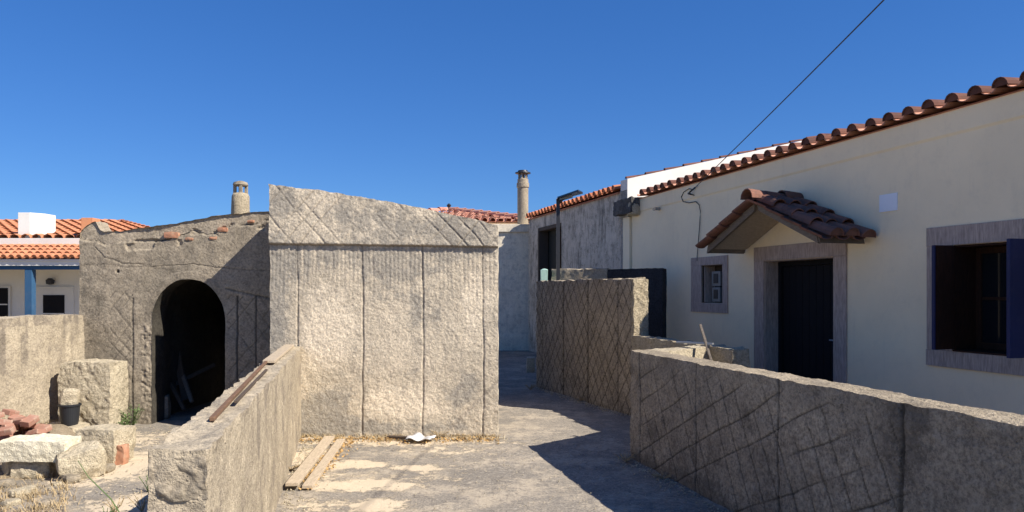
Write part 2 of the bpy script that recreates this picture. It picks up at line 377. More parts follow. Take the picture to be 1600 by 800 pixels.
# earth strip by the left wall
x = np.arange(-6.4, -3.4, .03); y = np.arange(4.2, 8.9, .03); X, Y = np.meshgrid(x, y, indexing='ij')
edge = -3.72 - .3 * (Y - 5.4) + .35 * fbm(np.stack([X, Y, X * 0], -1) * 2.5, 3, 5)
k = sstep(0, .35, edge - X); hmound = .02 + .16 * np.exp(-(((X + 4.75) / .55) ** 2 + ((Y - 7.9) / .6) ** 2))
Z = -.05 + k * (.05 + hmound) + .045 * fbm(np.stack([X, Y, X * 0], -1) * 5, 4, 3) * k
tag(grids_mesh('earth_strip', [(np.stack([X, Y, Z], -1), None, False, None)], M_earth), kind='structure')
def earth_z(x0, y0):
    i = int(np.clip((x0 + 6.4) / .03, 0, X.shape[0] - 1)); j = int(np.clip((y0 - 4.2) / .03, 0, X.shape[1] - 1)); return max(0.0, float(Z[i, j]))

# ------------------------------------------------------------ scratch patterns
def lines(S, Z, ang, sp, width, seed, warp=.06, keep=.45, curve=0.0):
    q = np.stack([S * 1.3, Z * 1.3, S * 0 + seed], -1)
    cc = S * math.cos(ang) + Z * math.sin(ang) + warp * fbm(q * 1.2, 2, seed) * 2 + curve * S * S
    kx = cc / sp; d = np.abs(kx - np.round(kx)) * sp
    idx = np.round(kx)
    rnd = _h(idx.astype(np.int64), (idx * 0).astype(np.int64) + seed, (idx * 0).astype(np.int64), seed)
    fade = sstep(keep - .16, keep + .05, 1 - (vn(q * 2.2 + idx[..., None] * 3.7, seed + 2) * .55 + rnd * .45))
    return (1 - sstep(width * .35, width, d)) * fade
def joint(S, at_s, width): return 1 - sstep(width * .4, width, np.abs(S - at_s))

# ------------------------------------------------------------ 1. cast panel building (centre)
YB = 8.1
bx0 = (422 - CX) / F * YB; bx1 = (778 - CX) / F * YB
panel = empty('panel_building', (-1.4, YB + 1, 0), 'roughcast concrete shed front with sloping parapet, ledge and vertical joints, centre', 'building')
tp = np.array([[422, 288], [440, 290], [520, 301], [600, 314], [680, 330], [740, 343], [778, 352]], float)
tps = (tp[:, 0] - 422) / F * YB; tpz = EYE + (HY - tp[:, 1]) / F * YB
Jp = [(a - 422) / F * YB for a in (464.5, 566.7, 660.8, 754.8)]
def carve_panel(S, Z):
    zl = EYE + (HY - 381 - S * 1.9) / F * YB
    up = sstep(-.006, .006, Z - zl)
    gj = np.zeros_like(S)
    for j, wd in zip(Jp, (.010, .013, .011, .011)):
        gj = np.maximum(gj, joint(S + .006 * np.sin(Z * 3 + j) + .003 * np.sin(Z * 11), j, wd) * (1 - up))
    lat = np.maximum(lines(S, Z, R(40), .13, .011, 3, .05, .5), lines(S, Z, R(-42), .13, .011, 9, .05, .5)) * up * (.3 + .7 * sstep(1.6, 2.1, S) + .4 * (S < .8))
    low = np.maximum(lines(S, Z, R(0) + 1e-3, .045, .010, 5, .03, .35), 0) * (1 - up) * sstep(1.2, 2.0, Z) * .6
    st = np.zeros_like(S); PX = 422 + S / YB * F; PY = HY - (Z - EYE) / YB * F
    for (a_, b_, ra, rb_, k_) in ((500, 645, 55, 45, 1.1), (430, 560, 26, 200, .75), (520, 330, 110, 26, .45), (690, 355, 90, 22, .5), (450, 310, 20, 30, .3), (600, 400, 200, 28, .55), (650, 480, 60, 60, .3), (725, 615, 40, 40, .6), (600, 665, 200, 12, .6), (490, 420, 30, 40, .2), (660, 300, 200, 12, .5),  # lower-right dark blob paints the cable's cast shadow; the others are stains
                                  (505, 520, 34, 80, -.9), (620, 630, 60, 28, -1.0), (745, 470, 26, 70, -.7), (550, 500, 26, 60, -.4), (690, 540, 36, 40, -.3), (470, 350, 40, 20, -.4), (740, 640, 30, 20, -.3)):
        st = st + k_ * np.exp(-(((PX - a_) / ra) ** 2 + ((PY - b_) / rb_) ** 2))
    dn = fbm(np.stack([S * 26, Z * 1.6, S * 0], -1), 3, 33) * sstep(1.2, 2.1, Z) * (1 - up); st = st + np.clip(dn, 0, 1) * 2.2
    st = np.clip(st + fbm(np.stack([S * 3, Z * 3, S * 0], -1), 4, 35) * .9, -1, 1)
    pit = fbm(np.stack([S * 16, Z * 12, S * 0], -1), 3, 21)
    dep = up * .035 - gj * .010 - lat * .009 - low * .006 + .007 * pit + .003 * fbm(np.stack([S * 40, Z * 34, S * 0], -1), 2, 23)
    g = np.clip(gj * .6 + lat * .65 + low * .3 + .8 * (np.abs(Z - zl + .006) < .008), 0, 1) + 1j * st  # dark line just under the ledge paints its shadow; the rest is joints and scratches
    return dep, g
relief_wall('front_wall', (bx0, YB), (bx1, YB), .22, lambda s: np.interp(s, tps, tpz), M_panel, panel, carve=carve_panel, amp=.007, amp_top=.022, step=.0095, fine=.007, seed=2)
b = MB()
zt0, zt1 = tpz[0] - .03, tpz[-1] - .03
bk = 10.6
b.hexa([(bx0 + .01, YB + .2, -.05), (bx1 - .06, YB + .2, -.05), (bx1 - .35, bk, -.05), (bx0 + .25, bk, -.05),
        (bx0 + .01, YB + .2, zt0), (bx1 - .06, YB + .2, zt1), (bx1 - .35, bk, zt1), (bx0 + .25, bk, zt0)])
b.build('side_wall', M_vault, panel)

# ------------------------------------------------------------ 2. vaulted store with arch
YA = 8.82
ax0 = (124 - CX) / F * YA; ax1 = bx0 + .3
vault = empty('vaulted_store', (-3.9, YA + 1, 0), 'grey cement vaulted store with a dark arched doorway and cracked roof edge', 'building')
vt = np.array([[124, 364], [128, 359], [136, 352], [143, 347], [149, 346], [154, 358], [162, 362], [185, 361], [205, 358], [240, 353], [262, 351], [300, 344], [330, 338], [345, 336], [380, 333], [422, 330], [470, 327]], float)
vts = (vt[:, 0] - 124) / F * YA; vtz = EYE + (HY - vt[:, 1]) / F * YA
def vs(px): return (px - 124) / F * YA
def vz(py): return EYE + (HY - py) / F * YA
a_s, b_s = vs(237), vs(352)
spring = vz(505); crown = vz(436)
def arch(s):
    t = np.clip((s - (a_s + b_s) / 2) / ((b_s - a_s) / 2), -1, 1)
    return spring + (crown - spring) * np.power(np.clip(1 - np.abs(t) ** 2.15, 0, 1), .5)
ck = np.array([[124, 374], [150, 376], [165, 383], [200, 377], [240, 378], [262, 374], [285, 366], [300, 360], [322, 368], [335, 365], [345, 357], [365, 352], [390, 352], [422, 344], [480, 340]], float)
cks, ckz = vs(ck[:, 0]), vz(ck[:, 1])
c2 = np.array([[124, 415], [170, 413], [200, 418], [240, 416], [300, 412], [350, 419], [422, 424], [480, 425]], float)
c3 = np.array([[146, 384], [165, 402], [200, 413], [225, 414]], float)
def carve_vault(S, Z):
    q = np.stack([S * 9, Z * 9, S * 0], -1); jit = .022 * fbm(q * 1.5, 4, 2) * 2
    zc = np.interp(S, cks, ckz) + jit
    up = sstep(-.006, .006, Z - zc)
    chip = sstep(.12, .2, fbm(np.stack([S * 5, Z * 7, S * 0], -1), 4, 77)) * (Z > zc - .12) * (Z < zc + .03)
    cr = (1 - sstep(.004, .012, np.abs(Z - zc))) * (.5 + .8 * fbm(q * .3, 2, 8)) * 1.3
    zc2 = np.interp(S, vs(c2[:, 0]), vz(c2[:, 1])) + jit * .7
    cr2 = (1 - sstep(.002, .007, np.abs(Z - zc2))) * .5
    zc3 = np.interp(S, vs(c3[:, 0]), vz(c3[:, 1])) + jit; cr3 = (1 - sstep(.002, .009, np.abs(Z - zc3))) * .7 * (S > vs(146)) * (S < vs(225))
    g1 = joint(S, vs(207) + 0 * S, .012) * (Z < vz(465)) * .7
    r1 = (S > vs(172)) * (S < vs(207)) * (Z < vz(455)) * (Z > vz(640))
    lat = np.maximum(lines(S, Z, R(38), .10, .010, 31, .04, .55), lines(S, Z, R(-40), .10, .010, 32, .04, .55)) * r1
    r2 = (S > vs(356)) * (Z < vz(462))
    g2 = np.maximum(joint(S, vs(371) + 0 * S, .012), joint(S, vs(400) + 0 * S, .012)) * r2
    lat2 = np.maximum(lines(S, Z, R(38), .12, .010, 33, .04, .5), lines(S, Z, R(-40), .12, .010, 34, .04, .5)) * r2
    zg = vz(450) - (S - vs(350)) * .23; g3 = (1 - sstep(.004, .012, np.abs(Z - zg))) * (S > vs(352))
    ar = np.abs(np.hypot((S - (a_s + b_s) / 2) / ((b_s - a_s) / 2), np.maximum(Z - spring, 0) / (crown - spring)) - 1.09)
    band = (1 - sstep(.06, .12, ar)) * (Z < crown + .2)
    blk = (S < a_s) * (S > a_s - .12) * (Z < spring)
    g4 = (1 - sstep(.003, .01, np.abs((Z * 4.2) % 1 - .5) / 4.2)) * blk * .5
    hole = (np.hypot(S - vs(184), Z - vz(424)) < .018) * 1.0
    lump = .03 * fbm(np.stack([S * 2.2, Z * 2.2, S * 0], -1), 3, 41)
    dep = lump + .003 * band - .03 * up - .02 * chip - np.clip(cr, 0, 1) * .02 - cr2 * .01 - cr3 * .012 - (g1 + g2 + g3) * .012 - (lat + lat2) * .006 - g4 * .008 - hole * .03 + .008 * fbm(np.stack([S * 30, Z * 30, S * 0], -1), 2, 4) * blk * 3
    st = .6 * fbm(np.stack([S * 2.2, Z * 2.2, S * 0], -1), 4, 45) * 2 + .5 * (1 - sstep(.0, .5, Z)) - .5 * (S < vs(237)) * (S > vs(205)) * (Z < 1.2) - .4 * sstep(.0, .02, Z - zc) + .5 * np.exp(-((S - vs(150)) / .25) ** 2 - ((Z - 1.4) / .5) ** 2)
    return dep, 1j * np.clip(st, -1, 1) + np.clip(cr + cr2 + cr3 + g1 + g2 + g3 * .6 + (lat + lat2) * .5 + g4 + hole, 0, 1)
relief_wall('front_wall', (ax0, YA), (ax1, YA), .28, lambda s: np.interp(s, vts, vtz) , M_vault, vault, carve=carve_vault, amp=.012, amp_top=.02, step=.0105, fine=.004, seed=11, openings=(a_s, b_s, arch))
# tunnel interior
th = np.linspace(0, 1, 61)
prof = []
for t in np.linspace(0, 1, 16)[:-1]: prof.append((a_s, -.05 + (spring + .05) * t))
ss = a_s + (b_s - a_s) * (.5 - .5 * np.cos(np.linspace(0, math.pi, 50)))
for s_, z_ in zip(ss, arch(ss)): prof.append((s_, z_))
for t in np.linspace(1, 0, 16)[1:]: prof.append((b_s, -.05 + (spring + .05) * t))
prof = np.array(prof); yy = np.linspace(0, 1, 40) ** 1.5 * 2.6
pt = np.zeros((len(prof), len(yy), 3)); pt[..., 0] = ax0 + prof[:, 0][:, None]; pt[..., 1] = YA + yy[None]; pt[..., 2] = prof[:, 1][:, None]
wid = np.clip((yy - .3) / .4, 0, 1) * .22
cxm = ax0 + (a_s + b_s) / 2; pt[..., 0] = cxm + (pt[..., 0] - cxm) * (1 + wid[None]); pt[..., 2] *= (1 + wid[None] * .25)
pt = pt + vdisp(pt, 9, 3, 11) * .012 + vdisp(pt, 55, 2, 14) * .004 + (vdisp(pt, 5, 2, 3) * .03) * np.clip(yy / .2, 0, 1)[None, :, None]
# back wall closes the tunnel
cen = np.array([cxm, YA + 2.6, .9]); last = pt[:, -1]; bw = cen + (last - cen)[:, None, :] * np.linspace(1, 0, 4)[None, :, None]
grids_mesh('vault_lining', [(pt, None, True, None), (bw, None, True, None)], M_vaultShade, vault)
# body and roof around tunnel
b = MB()
outl = [(s_, z_) for s_, z_ in zip(vts, vtz) if not (vs(126) < s_ < vs(180))]
fr = [(ax0 + .02 + s_, YA + .27, z_ - .02) for s_, z_ in outl]; bkp = [(ax0 + .02 + s_, 12.2, z_ - .02) for s_, z_ in outl]
k = len(fr); b.add(fr + bkp, [(i, i + 1, k + i + 1, k + i) for i in range(k - 1)]); b.build('roof', M_vault, vault)
b = MB(); b.box(ax0 + .02, ax0 + .2, YA + .27, 12.2, -.05, 2.22); b.box(ax0, ax1 + .2, 12.0, 12.2, -.05, 2.3); b.build('side_wall', M_vault, vault)
for (px, py, w_, h_) in ((268, 366, 22, 11), (348, 358, 16, 8), (296, 374, 12, 5), (333, 371, 12, 5), (392, 345, 10, 4)):
    c = P(px, py, YA); ww = w_ / F * YA / 2; hh = h_ / F * YA / 2
    stone('exposed_brick', (c[0], YA + .027, c[2] - hh), (ww * 2, .07, hh * 1.7), M_brickdust, amp=.035, r=.3, n=14, seed=px, parent=vault)
c = P(376, 335, 10.3)
ch = MB(); ch.lathe((c[0], c[1], 2.3), [(.135, 0), (.13, .2), (.122, .45), (.118, .62), (.10, .66), (.06, .67)], 20, .03)
cho = ch.build('chimney', M_brokenrender, vault, smooth=True)
cp = MB()
for a in range(4):
    an = a * math.pi / 2 + .4; cp.box(c[0] + .075 * math.cos(an) - .018, c[0] + .075 * math.cos(an) + .018, c[1] + .075 * math.sin(an) - .018, c[1] + .075 * math.sin(an) + .018, 2.955, 3.07)
cp.lathe((c[0], c[1], 3.065), [(.095, 0), (.105, .015), (.09, .05), (.03, .07)], 14)
cp.build('chimney_cap', M_vault, cho)

# things inside the arch
def plankpts(name, p0, p1, w_, t_, mat, label, cat='plank', group=None, up=(0, 0, 1)):
    p0 = Vector([float(v) for v in p0]); p1 = Vector([float(v) for v in p1]); d = (p1 - p0).normalized(); u_ = Vector(up)
    s_ = d.cross(u_).normalized() * w_ / 2; nn = s_.cross(d).normalized() * t_ / 2
    b = MB(); b.hexa([p0 - s_ - nn, p0 + s_ - nn, p1 + s_ - nn, p1 - s_ - nn, p0 - s_ + nn, p0 + s_ + nn, p1 + s_ + nn, p1 - s_ + nn])
    return tag(b.build(name, mat, bevel=min(.004, t_ * .2)), label, cat, group)
gi = 'old timbers stored inside the arch'
plankpts('timber', P(290, 625, 9.6), P(268, 505, 9.9), .09, .04, M_olddark, 'broad dark timber leaning upright inside the arch', group=gi, up=(0, 1, 0))
plankpts('timber', P(288, 640, 9.3), P(243, 552, 9.75), .04, .04, M_olddark, 'thin dark timber leaning left inside the arch', group=gi, up=(0, 1, 0))
plankpts('timber', P(300, 628, 9.5), P(272, 545, 9.9), .045, .04, M_awnwood, 'grey batten leaning beside the broad timber inside the arch', group=gi, up=(0, 1, 0))
plankpts('timber', P(250, 612, 9.5), P(335, 570, 10.1), .05, .04, M_olddark, 'dark timber lying slantwise low across the arch interior', group=gi, up=(0, 1, 0))
stone('rubble_block', (P(246, 600, 9.25)[0], 9.28, 0), (.26, .3, .30), M_vault, rot=.3, amp=.04, n=14, seed=5)
tag(bpy.context.scene.objects['rubble_block'], 'grey rubble block just inside the left side of the arch', 'rubble')
plankpts('broken_board', P(238, 617, 9.2), P(254, 606, 9.5), .16, .03, M_whitewash, 'pale broken board lying on the rubble block inside the arch', 'board')
tag(stone('rubble_stone', (P(240, 600, 9.35)[0], 9.4, .33), (.16, .2, .1), M_vault, rot=.6, amp=.03, n=12, seed=8), 'small grey stone piled on the rubble inside the arch', 'rubble')

# ------------------------------------------------------------ 3. walls
# left boundary wall
def carve_left(S, Z):
    q = np.stack([S * 14, Z * 1.1, S * 0], -1); st = sstep(.05, .3, fbm(q, 3, 6)) * sstep(.35, 1.25, Z)
    j = joint(S + .01 * np.sin(Z * 8), 4.0 + 0 * S, .012) + joint(S + .01 * np.sin(Z * 8), 2.4 + 0 * S, .012)
    return -j * .01 - st * .006 + .01 * fbm(np.stack([S * 6, Z * 6, S * 0], -1), 3, 9), np.clip(j * .7 + st * .3, 0, 1) + 1j * np.clip(st * .9 + fbm(np.stack([S * 2, Z * 2, S * 0], -1), 4, 3) * 1.6 + .4 * (Z > 1.22), -1, 1)
lw = relief_wall('boundary_wall', (-6.35, 3.2), (-5.10, 8.84), .2, lambda s: 1.32 + .008 * np.sin(s * 4), M_left, carve=carve_left, step=.014, amp=.014, amp_top=.02, seed=21, side=1)
tag(lw, 'cream streaked boundary wall at the left edge, joining the vaulted store', 'wall')
# front left sloping wall, near end close to the camera
nA = np.array([-1.17, 2.84]); nB = np.array([-2.31, YB + .0])
def carve_front(S, Z):
    cr = joint(S + .02 * np.sin(Z * 6), 2.15 + 0 * S, .008) * (Z < .75) * (Z > .2)
    q = np.stack([S * 7, Z * 1.5, S * 0], -1); st = sstep(.12, .34, fbm(q, 4, 6)) * sstep(.2, .9, Z)
    return -cr * .01 + .008 * fbm(np.stack([S * 7, Z * 7, S * 0], -1), 3, 9) - st * .004, np.clip(cr * .7 + st * .12, 0, 1) + 1j * np.clip(st * .8 + fbm(np.stack([S * 5, Z * 4, S * 0], -1), 5, 3) * 2.6, -1, 1)
fw = relief_wall('garden_wall', nA, nB, .21, lambda s: .99 + .012 * fbm(np.stack([s * 3, s * 0, s * 0], -1), 3, 5), M_left, carve=carve_front, step=.011, amp=.012, amp_top=.03, seed=31, side=1, fine=.006)
tag(fw, 'low cream wall running from the foreground to the panel building, broken near end', 'wall')
b_ = stone('exposed_block', ((nA[0] + nA[0] - .205) / 2 - .012, 2.87, .0), (.20, .09, .78), M_end, rot=math.atan2(nB[0] - nA[0], nB[1] - nA[1]) * -1, amp=.03, r=.06, n=60, seed=3, parent=None, freq=22, fine=.022)
b_.parent = fw
b_ = stone('exposed_block', ((nA[0] + nA[0] - .205) / 2 - .012, 2.865, .80), (.212, .10, .165), M_vault, rot=math.atan2(nB[0] - nA[0], nB[1] - nA[1]) * -1, amp=.03, r=.08, n=40, seed=9, freq=18, fine=.012)
b_.parent = fw
# low wall on the right
lA = np.array([1.137, 7.1]); lu = np.array([.26, -1]) / math.hypot(.26, 1); lB = lA + lu * 6.8
def lS(px): t = (px - CX) / F; Y = 2.983 / (t + .26); return (7.1 - Y) * math.hypot(.26, 1)
JL = [lS(x_) for x_ in (1000, 1087, 1215, 1408)] + [lS(1408) + 1.2]
def carve_low(S, Z):
    j = np.zeros_like(S)
    for a, wd in zip(JL, (.014, .012, .012, .018, .014)): j = np.maximum(j, joint(S + .008 * np.sin(Z * 9 + a), a, wd))
    m_ = (S > JL[0]) * sstep(0, .1, .98 - Z)
    fade = 1 - .9 * sstep(lS(1380), lS(1450), S)
    f1 = lines(S, Z, R(27), .17, .0075, 51, .03, .38)            # steep falling lines
    f2 = lines(S, Z, R(-64), .20, .0075, 53, .04, .38, curve=.0)
    f3 = lines(S, Z, R(42), .23, .008, 57, .09, .42)
    # panel wise offsets make each panel its own drawing
    lat = np.clip(np.maximum(f1, f2), 0, 1) * m_ * fade
    q = np.stack([S * 9, Z * 14, S * 0], -1); rough = fbm(q, 3, 61)
    return -j * .013 - lat * .008 + .012 * rough, np.clip(j * .8 + lat * .85, 0, 1) + 1j * np.clip(fbm(np.stack([S * 2, Z * 3, S * 0], -1), 4, 13) * 1.8 + .5 * (1 - sstep(0, .2, Z)), -1, 1)
lowW = relief_wall('boundary_wall', lA, lB, .24, lambda s: 1.03 + .006 * fbm(np.stack([s * 5, s * 0, s * 0], -1), 3, 8) * 2, M_shadew, carve=carve_low, step=.0095, amp=.008, amp_top=.017, seed=41, side=1, fine=.006)
tag(lowW, 'low grey wall with scratched lattice running into the right foreground', 'wall')
# return of the low wall and the connecting wall
ret = relief_wall('boundary_wall', lA + np.array([.05, -.02]), (2.08, 7.99), .2, 1.025, M_lime, step=.014, amp=.012, amp_top=.02, seed=43, side=-1)
tag(ret, 'short pale return wall at the far end of the low lattice wall', 'wall')
con = relief_wall('boundary_wall', (1.53, 9.44), (2.16, 7.25), .2, 1.03, M_brokenrender, step=.014, amp=.02, amp_top=.035, seed=45, side=1)
tag(con, 'low rough wall with a pale broken end before the house, linking the taller lattice wall', 'wall')
# tall wall
tA = np.array([.405, 12.35]); tB = np.array([1.52, 9.45]); tL = np.linalg.norm(tB - tA)
def tS(px): t = (px - CX) / F; k_ = (1.52 - .405) / (9.45 - 12.35); Y = (.405 - k_ * 12.35) / (t - k_); return (12.35 - Y) / 2.9 * tL
JT = [tS(x_) for x_ in (847, 880, 918, 965)]
def carve_tall(S, Z):
    j = np.zeros_like(S)
    for a, wd in zip(JT, (.016, .03, .03, .022)): j = np.maximum(j, joint(S, a, wd))
    lat = np.maximum(lines(S, Z, R(35), .15, .011, 71, .025, .34), lines(S, Z, R(-37), .15, .011, 73, .025, .34))
    return -j * .016 - lat * .007 + .010 * fbm(np.stack([S * 9, Z * 9, S * 0], -1), 3, 61), np.clip(j * .75 + lat * .9, 0, 1) + 1j * np.clip(fbm(np.stack([S * 2, Z * 2, S * 0], -1), 4, 13) * 1.5, -1, 1)
tall = relief_wall('boundary_wall', tA, tB, .22, 1.765, M_shadew, carve=carve_tall, step=.012, amp=.012, amp_top=.035, seed=47, side=1)
tag(tall, 'tall grey wall of scored panels with a broken pale end, beyond the low wall', 'wall')
ec = tB + np.array([.205, .08]) / 2
b_ = stone('exposed_end', (ec[0] + .012, ec[1] - .02, .0), (.215, .07, 1.755), M_brokenrender, rot=math.atan2(.08, .205), amp=.03, r=.03, n=70, seed=4, freq=20, fine=.02); b_.parent = tall
# block wall behind, dark wall
c0 = P(862, 420, 12.9); c1 = P(950, 420, 12.5)
bw_ = relief_wall('block_wall', (c0[0], 12.95), (c1[0], 12.55), .18, 1.985, M_left, step=.016, amp=.015, amp_top=.03, seed=51, side=1)
tag(bw_, 'pale block wall top showing just behind the tall lattice wall', 'wall')
gp = stone('concrete_post', (P(850, 430, 12.85)[0], 12.9, 0), (.12, .14, 1.98), M_teal, amp=.03, r=.05, n=40, seed=2); tag(gp, 'greenish stained concrete post behind the far end of the tall wall', 'post')
d0 = P(950, 420, 12.5); d1 = P(1035, 420, 11.9)
dw = relief_wall('dark_wall', (d0[0], 12.52), (d1[0], 11.9), .15, lambda s: 1.97 + .0 * s, M_darkwall, step=.02, amp=.01, amp_top=.02, seed=53, side=1)
tag(dw, 'black rendered wall standing between the tall wall and cream house', 'wall')
tag(stone('kerb_stone', (P(829, 560, 14.6)[0], 14.6, 0), (.16, .3, .3), M_lime, amp=.03, n=12, r=.15, seed=3), 'small pale stone at the far foot of the tall lattice wall', 'stone')

# ------------------------------------------------------------ roof tiles
def tile(mb, o, down, side, up, r0, r1, L, cover=True, nseg=7, th=.013, fill=False):
    o, down, side, up = (np.array(v, float) for v in (o, down, side, up))
    vs_ = []
    for (rr, l) in ((r0, 0), (r1, L)):
        for k_ in (0, th):
            for i in range(nseg + 1):
                a = math.pi * i / nseg; r = rr - k_
                vs_.append(o + down * l + side * r * math.cos(a) + up * ((r if cover else -r) * math.sin(a) * (1.0 if cover else .55)))
    n_ = nseg + 1; fs = []
    for i in range(nseg):
        fs.append((i, i + 1, 2 * n_ + i + 1, 2 * n_ + i)); fs.append((n_ + i, 3 * n_ + i, 3 * n_ + i + 1, n_ + i + 1))
        fs.append((2 * n_ + i, 2 * n_ + i + 1, 3 * n_ + i + 1, 3 * n_ + i)); fs.append((i, n_ + i, n_ + i + 1, i + 1))
    if fill:   # mortar plug set back inside the open end
        b0_ = len(vs_); vs_ += [vs_[3 * n_ + i] - down * .012 for i in range(n_)]; fs.append(tuple(range(b0_, b0_ + n_)))
    mb.add(vs_, fs)
def unit(v): v = np.array(v, float); return v / np.linalg.norm(v)
def tile_roof(mb, p0, p1, q0, sp, rows, r=.095, jitter=.008, pans=None):
    """p0->p1 eave line, q0 the point up-slope above p0"""
    p0, p1, q0 = (np.array(v, float) for v in (p0, p1, q0))
    L = np.linalg.norm(p1 - p0); side = (p1 - p0) / L; upsl = q0 - p0; H = np.linalg.norm(upsl); upsl /= H; nrm = unit(np.cross(side, upsl)); nrm = nrm if nrm[2] > 0 else -nrm
    n_ = int(round(L / sp)); sp = L / n_; rl = H / rows
    for i in range(n_):
        for k_ in range(rows):
            j = random.uniform(-jitter, jitter); jn = random.uniform(0, jitter)
            o = p0 + side * (sp * (i + .5) + j) + upsl * (rl * (k_ + 1) + .04) + nrm * (.022 + jn)
            tile(mb, o, -upsl - nrm * 0.0 + nrm * (.03 / rl), side, nrm, r * .86, r, rl * 1.12 + random.uniform(-.01, .015), fill=(k_ == 0))
            if k_ < rows:
                o = p0 + side * (sp * i + j) + upsl * (rl * (k_ + 1) + .04) + nrm * .04
                tile(pans or mb, o, -upsl + nrm * (.02 / rl), side, nrm, r * .9, r * .9, rl * 1.1, cover=False)
    return mb

# ------------------------------------------------------------ 4. cream house on the right
house = empty('cream_house', W(0, -3, 0), 'cream painted single storey house with terracotta tile eaves and dark openings, right', 'house')
dL, dR, dT = sY(1195), sY(1304), 2.01
dO0, dO1, dOT = sY(1180), sY(1324), 2.2
wL, wR = sY(1490), sY(1490) + .93; wB, wT = 1.02, 2.045
mL, mR, mB, mT = sY(1097), sY(1130), 1.42, 2.0
def wall_holes(name, s0, s1, z0, ztop0, ztop1, thick, holes, mat, parent, d=0.0, depth_back=True):
    ssv = sorted({s0, s1, *[h[0] for h in holes], *[h[1] for h in holes]}); zv = sorted({z0, *[h[2] for h in holes], *[h[3] for h in holes]})
    def zt(s): return ztop0 + (ztop1 - ztop0) * (s - s0) / (s1 - s0)
    b = MB()
    for i in range(len(ssv) - 1):
        a, c = ssv[i], ssv[i + 1]
        for k in range(len(zv)):
            lo = zv[k]; hi = zv[k + 1] if k + 1 < len(zv) else None
            mid = ((a + c) / 2, (lo + (hi if hi else zt(a))) / 2)
            if any(h[0] < mid[0] < h[1] and h[2] < mid[1] < h[3] for h in holes): continue
            h0, h1 = (hi, hi) if hi else (zt(a), zt(c))
            for dd in (d, d - thick):
                b.add([W(a, dd, lo), W(c, dd, lo), W(c, dd, h1), W(a, dd, h0)], [(0, 1, 2, 3)])
    for (a, c, lo, hi) in holes:
        for q in (((a, lo), (a, hi)), ((c, lo), (c, hi)), ((a, hi), (c, hi)), ((a, lo), (c, lo))):
            b.add([W(q[0][0], d, q[0][1]), W(q[1][0], d, q[1][1]), W(q[1][0], d - thick, q[1][1]), W(q[0][0], d - thick, q[0][1])], [(0, 1, 2, 3)])
    b.add([W(s0, d, z0), W(s0, d - thick, z0), W(s0, d - thick, zt(s0)), W(s0, d, zt(s0))], [(0, 1, 2, 3)])
    b.add([W(s1, d, z0), W(s1, d - thick, z0), W(s1, d - thick, zt(s1)), W(s1, d, zt(s1))], [(0, 1, 2, 3)])
    b.add([W(s0, d, zt(s0)), W(s1, d, zt(s1)), W(s1, d - thick, zt(s1)), W(s0, d - thick, zt(s0))], [(0, 1, 2, 3)])
    return b.build(name, mat, parent)
S0, S1 = -3.86, 10.2
e0, e1 = 3.26, 3.50       # eave height at S0 and S1
def ez(s): return 3.30 + (s + 3.0) / 6.9 * .065
wall_holes('front_wall', S0, S1, -.05, ez(S0) - .01, ez(S1) - .01, .45, [(dL, dR, -.04, dT), (wL, wR, wB, wT), (mL, mR, mB, mT)], M_white, house)
b = MB()
b.add([W(S0, .014, ez(S0) - .22), W(S1, .014, ez(S1) - .22), W(S1, .014, ez(S1)), W(S0, .014, ez(S0)), W(S0, .0, ez(S0) - .245), W(S1, .0, ez(S1) - .245)], [(0, 1, 2, 3), (4, 5, 1, 0)])
b.build('eave_band', M_white, house)
b = MB(); DEPTH = 7.0; rid = -3.5
b.wbox(S1 - .3, S1 - .01, -DEPTH, -.46, -.05, 3.2); b.wbox(S0, S1 - .31, -DEPTH, -DEPTH + .3, -.05, 3.2); b.wbox(S0 + .01, S0 + .3, -DEPTH + .31, -.46, -.05, 3.2)
b.build('rear_wall', M_white, house)
b = MB(); ov = .07; sl_ = .15
def rz(s, d): return ez(s) + (ov - d) * sl_ if d >= rid else ez(s) + (ov - rid) * sl_ - (rid - d) * sl_
RS0, RS1 = S0 - .0, S1 + .15
pn_ = MB(); tile_roof(b, W(RS0 + .45, ov, ez(RS0 + .45) + .01), W(RS1, ov, ez(RS1) + .01), W(RS0 + .45, rid, rz(RS0 + .45, rid)), .262, 9, r=.080, pans=pn_)
rt = b.build('roof', M_tileEave, house, smooth=False); pn_.build('pan_tiles', M_tilePan, rt)
b = MB()
for i in range(2):
    da, dbb = (ov - .04, rid) if i == 0 else (rid, -DEPTH - .1)
    b.add([W(RS0, da, rz(RS0, da) - .012), W(RS1, da, rz(RS1, da) - .012), W(RS1, dbb, rz(RS1, dbb) - .012), W(RS0, dbb, rz(RS0, dbb) - .012),
           W(RS0, da, rz(RS0, da) + .0), W(RS1, da, rz(RS1, da) + .0), W(RS1, dbb, rz(RS1, dbb) + .0), W(RS0, dbb, rz(RS0, dbb) + .0)],
          [(3, 2, 1, 0), (4, 5, 6, 7), (0, 1, 5, 4), (1, 2, 6, 5), (2, 3, 7, 6), (3, 0, 4, 7)])
b.build('mortar_bed', M_tile, rt)
# gable closers of the near house
b = MB(); b.add([W(S1 - .02, -.0, 3.1), W(S1 - .02, rid, rz(S1, rid) - .03), W(S1 - .02, -DEPTH, 3.1)], [(0, 1, 2)]); b.build('gable', M_white, house)
